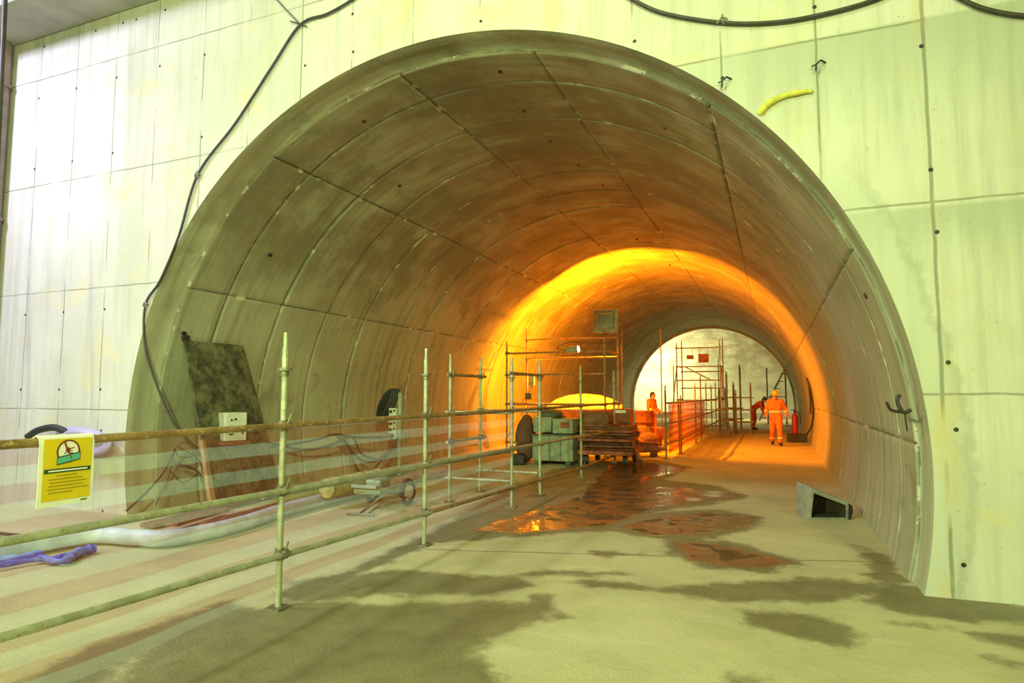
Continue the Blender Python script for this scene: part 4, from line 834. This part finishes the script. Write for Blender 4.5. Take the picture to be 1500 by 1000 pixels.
def person(label, loc, heading, J, suit, helmet=True, gloves=False, bands=True, hairm=True):
    root = thing('person', label, 'person', loc)
    Rm = rotz(heading); L = V(loc); w = lambda p: Rm @ V(p) + L
    for k in J: J[k] = w(J[k])
    hd = J['head']; up = (hd-J['neck']).normalized(); fwd = (Rm @ V(J_face)).normalized(); fwd = (fwd-up*fwd.dot(up)).normalized(); sd = up.cross(fwd)
    rq = Matrix((sd, -fwd, up)).transposed() if True else None
    P = [('e', hd, (.076, .096, .112), rq), ('e', hd-up*.065+fwd*.028, (.056, .062, .06), rq), ('c', hd+fwd*.088-up*.005, .010, hd+fwd*.108-up*.03, .015),
         ('c', hd+fwd*.086-up*.062, .013, hd+fwd*.086-up*.066, .013), ('e', hd+fwd*.075-up*.098, (.028, .022, .02), rq), ('e', hd+fwd*.082+up*.018, (.055, .016, .012), rq),
         ('e', hd+sd*.078-up*.015, (.012, .022, .03), rq), ('e', hd-sd*.078-up*.015, (.012, .022, .03), rq),
         ('c', J['neck']-up*.03, .06, hd-up*.06, .055)]
    tors = lambda g: [('c', J['chest']-sd2*.09, .105+g, J['chest']+sd2*.09, .105+g), ('c', J['waist']-sd2*.06, .10+g, J['waist']+sd2*.06, .10+g), ('c', J['hip']-sd2*.075, .11+g, J['hip']+sd2*.075, .11+g),
                      ('c', J['chest']-sd2*.085, .105+g, J['waist']-sd2*.055, .10+g), ('c', J['chest']+sd2*.085, .105+g, J['waist']+sd2*.055, .10+g), ('c', J['waist']-sd2*.055, .10+g, J['hip']-sd2*.07, .11+g), ('c', J['waist']+sd2*.055, .10+g, J['hip']+sd2*.07, .11+g),
                      ('c', J['sL'], .06+g, J['sR'], .06+g), ('c', J['sL'], .06+g, J['neck'], .06+g*.4), ('c', J['sR'], .06+g, J['neck'], .06+g*.4), ('c', J['chest'], .11+g, J['neck']-up*.06, .08+g*.5)]
    sd2 = (J['sL']-J['sR']).normalized()
    arms = lambda g: sum([[('c', J['s'+k], .055+g, J['e'+k], .042+g), ('c', J['e'+k], .042+g, J['w'+k], .030+g)] for k in 'LR'], [])
    legs = lambda g: sum([[('c', J['h'+k], .092+g, J['k'+k], .058+g), ('c', J['k'+k], .056+g, J['a'+k], .038+g)] for k in 'LR'], [])
    hands = sum([hand(J['w'+k], J['w'+k]-J['e'+k], Rm @ V((1 if k == 'R' else -1, 0, 0)), 1 if k == 'R' else -1) for k in 'LR'], [])
    feet = []
    for k in 'LR':
        a = J['a'+k]; t = J['t'+k]; feet += [('c', a-V((0, 0, .035)), .045, t, .038)]
    fuse('body', P+tors(0)+arms(0)+legs(0)+hands+feet, .009, M['skin'], root)
    body = root.children[-1] if root.children else root
    jk = fuse('jacket', tors(.028)+[(p[0], p[1], p[2], p[3].lerp(p[1], .10) if i % 2 else p[3], p[4]) for i, p in enumerate(arms(.024))], .016, M[suit], root)
    tz = fuse('trousers', [('c', J['hip']-sd2*.075, .138, J['hip']+sd2*.075, .138)] + [(p[0], p[1], p[2], p[3].lerp(p[1], .12) if i % 2 else p[3], p[4]+.012*(i % 2)) for i, p in enumerate(legs(.028))], .016, M[suit], root)
    for k in 'LR':
        a = J['a'+k]; t = J['t'+k]; back = (a-t); back.z = 0; back = back.normalized()
        bt = fuse('boot', [('c', a+V((0, 0, .10)), .058, a-V((0, 0, .02)), .056), ('c', a-V((0, 0, .035))+back*.03, .05, t, .048)], .012, M['boot'], root)
    if gloves:
        for k in 'LR': fuse('glove', [(p[0], p[1], p[2]+.006, p[3], p[4]+.006) for p in hand(J['w'+k], J['w'+k]-J['e'+k], Rm @ V((1 if k == 'R' else -1, 0, 0)), 1 if k == 'R' else -1)], .007, M['glove'], root)
    def band(a, c, r, h=.05):
        d = (c-a).normalized(); b = MB(); b.tube([a-d*h/2, a+d*h/2], r, 20, caps=False); b.tube([a+d*h/2, a-d*h/2], r-.004, 20, caps=False); return b.build('reflective_band', M['reflect'], root)
    if bands:
        c = J['waist']; d = (J['chest']-J['hip']).normalized(); b = MB(); q = []; fw2 = sd2.cross(d)
        for hh, g in ((-.03, .14), (.03, .14), (.03, .134), (-.03, .134)):
            q.append([c + d*hh + sd2*(g+.062)*math.cos(2*PI*i/28) + fw2*g*math.sin(2*PI*i/28) for i in range(28)])
        vs = sum(q, []); b.add(vs, [[r_*28+i, r_*28+(i+1) % 28, ((r_+1) % 4)*28+(i+1) % 28, ((r_+1) % 4)*28+i] for r_ in range(4) for i in range(28)], True); b.build('reflective_band', M['reflect'], root)
        for k in 'LR':
            band(J['e'+k].lerp(J['w'+k], .35), J['w'+k], .068); band(J['k'+k].lerp(J['a'+k], .62), J['a'+k], .086)
    b = MB()
    for s in (-1, 1): 
        e = MB(); e.ball(hd+fwd*.089+up*.004+sd*.031*s, (.012, .006, .007), rq); e.build('eye', M['hair'], root)
    if helmet:
        c = hd+up*.058-fwd*.01; prof = [(.115, 0), (.117, .02), (.11, .06), (.085, .095), (.045, .115), (.01, .12)]; n = 24; vs = []
        for r, z in prof: vs += [c + sd*r*.9*math.cos(2*PI*i/n) + fwd*r*1.08*math.sin(2*PI*i/n) + up*z for i in range(n)]
        b = MB(); b.add(vs, [[k*n+i, k*n+(i+1) % n, (k+1)*n+(i+1) % n, (k+1)*n+i] for k in range(len(prof)-1) for i in range(n)] + [[(len(prof)-1)*n+i for i in range(n)], list(range(n))[::-1]], True)
        br_ = [c + sd*.103*math.cos(t) + fwd*(.112+.05*math.sin(t)) + up*.004 for t in [PI*i/10 for i in range(11)]]; b.prism(br_+[c+sd*-.1+fwd*.06+up*.004, c+sd*.1+fwd*.06+up*.004], None, up*.012)
        b.tube([c + fwd*.118*math.cos(t) + up*(.0+.124*math.sin(t)) for t in [PI*i/12 for i in range(1, 12)]], .012, 6)
        b.build('helmet', M['helmet'], root)
    else:
        fuse('hair', [('e', hd+up*.03-fwd*.02, (.086, .1, .10), rq), ('e', hd-fwd*.05-up*.03, (.078, .06, .08), rq)], .012, M['hair'], root)
    return root
J_face = (0, -1, -.1)
# walking towards the camera; local -Y is forward, local +X is the person's left
person('person in orange hi-vis suit and yellow helmet walking towards the camera', tuple(fl(1138, 652)), 0.0, dict(
    head=(0, -.05, 1.60), neck=(0, .0, 1.45), chest=(0, .02, 1.28), waist=(0, .02, 1.08), hip=(0, .02, .93), sL=(.185, .02, 1.40), sR=(-.185, .02, 1.40), eL=(.30, .06, 1.14), eR=(-.29, .09, 1.14), wL=(.33, -.08, .93), wR=(-.28, -.10, .95),
    hL=(.09, .01, .90), hR=(-.09, .01, .90), kL=(.10, -.20, .50), kR=(-.11, -.01, .48), aL=(.11, -.22, .10), aR=(-.12, .24, .13), tL=(.13, -.38, .05), tR=(-.13, .09, .05)), 'orange', True, False, True)
J_face = (0, -1, -.9)
wk = fl(1104, 629)
person('person in red-orange workwear bending forward over the floor with grey gloves', tuple(wk), math.radians(78), dict(
    head=(0, -.52, 1.38), neck=(0, -.42, 1.29), chest=(0, -.31, 1.20), waist=(0, -.14, 1.08), hip=(0, .0, .95), sL=(.18, -.37, 1.25), sR=(-.18, -.37, 1.25), eL=(.22, -.45, .98), eR=(-.2, -.43, .98), wL=(.14, -.55, .76), wR=(-.12, -.54, .76),
    hL=(.09, .01, .90), hR=(-.09, .01, .90), kL=(.11, -.06, .50), kR=(-.11, -.02, .50), aL=(.12, .06, .10), aR=(-.12, .03, .10), tL=(.13, -.12, .05), tR=(-.13, -.15, .05)), 'redor', False, True, False)
J_face = (0, -1, -.1)
wk = pY(956, 640, 23.2); wk.z = 0
person('person with dark hair in orange jacket standing behind the sand bags', tuple(wk), math.radians(70), dict(
    head=(0, -.04, 1.60), neck=(0, .0, 1.45), chest=(0, .02, 1.28), waist=(0, .02, 1.08), hip=(0, .02, .93), sL=(.185, .02, 1.40), sR=(-.185, .02, 1.40), eL=(.25, .0, 1.14), eR=(-.25, .0, 1.14), wL=(.2, -.22, 1.02), wR=(-.2, -.22, 1.02),
    hL=(.09, .01, .90), hR=(-.09, .01, .90), kL=(.10, -.03, .50), kR=(-.10, -.02, .50), aL=(.11, .02, .10), aR=(-.11, .02, .10), tL=(.13, -.15, .05), tR=(-.13, -.15, .05)), 'orange', False, False, True)
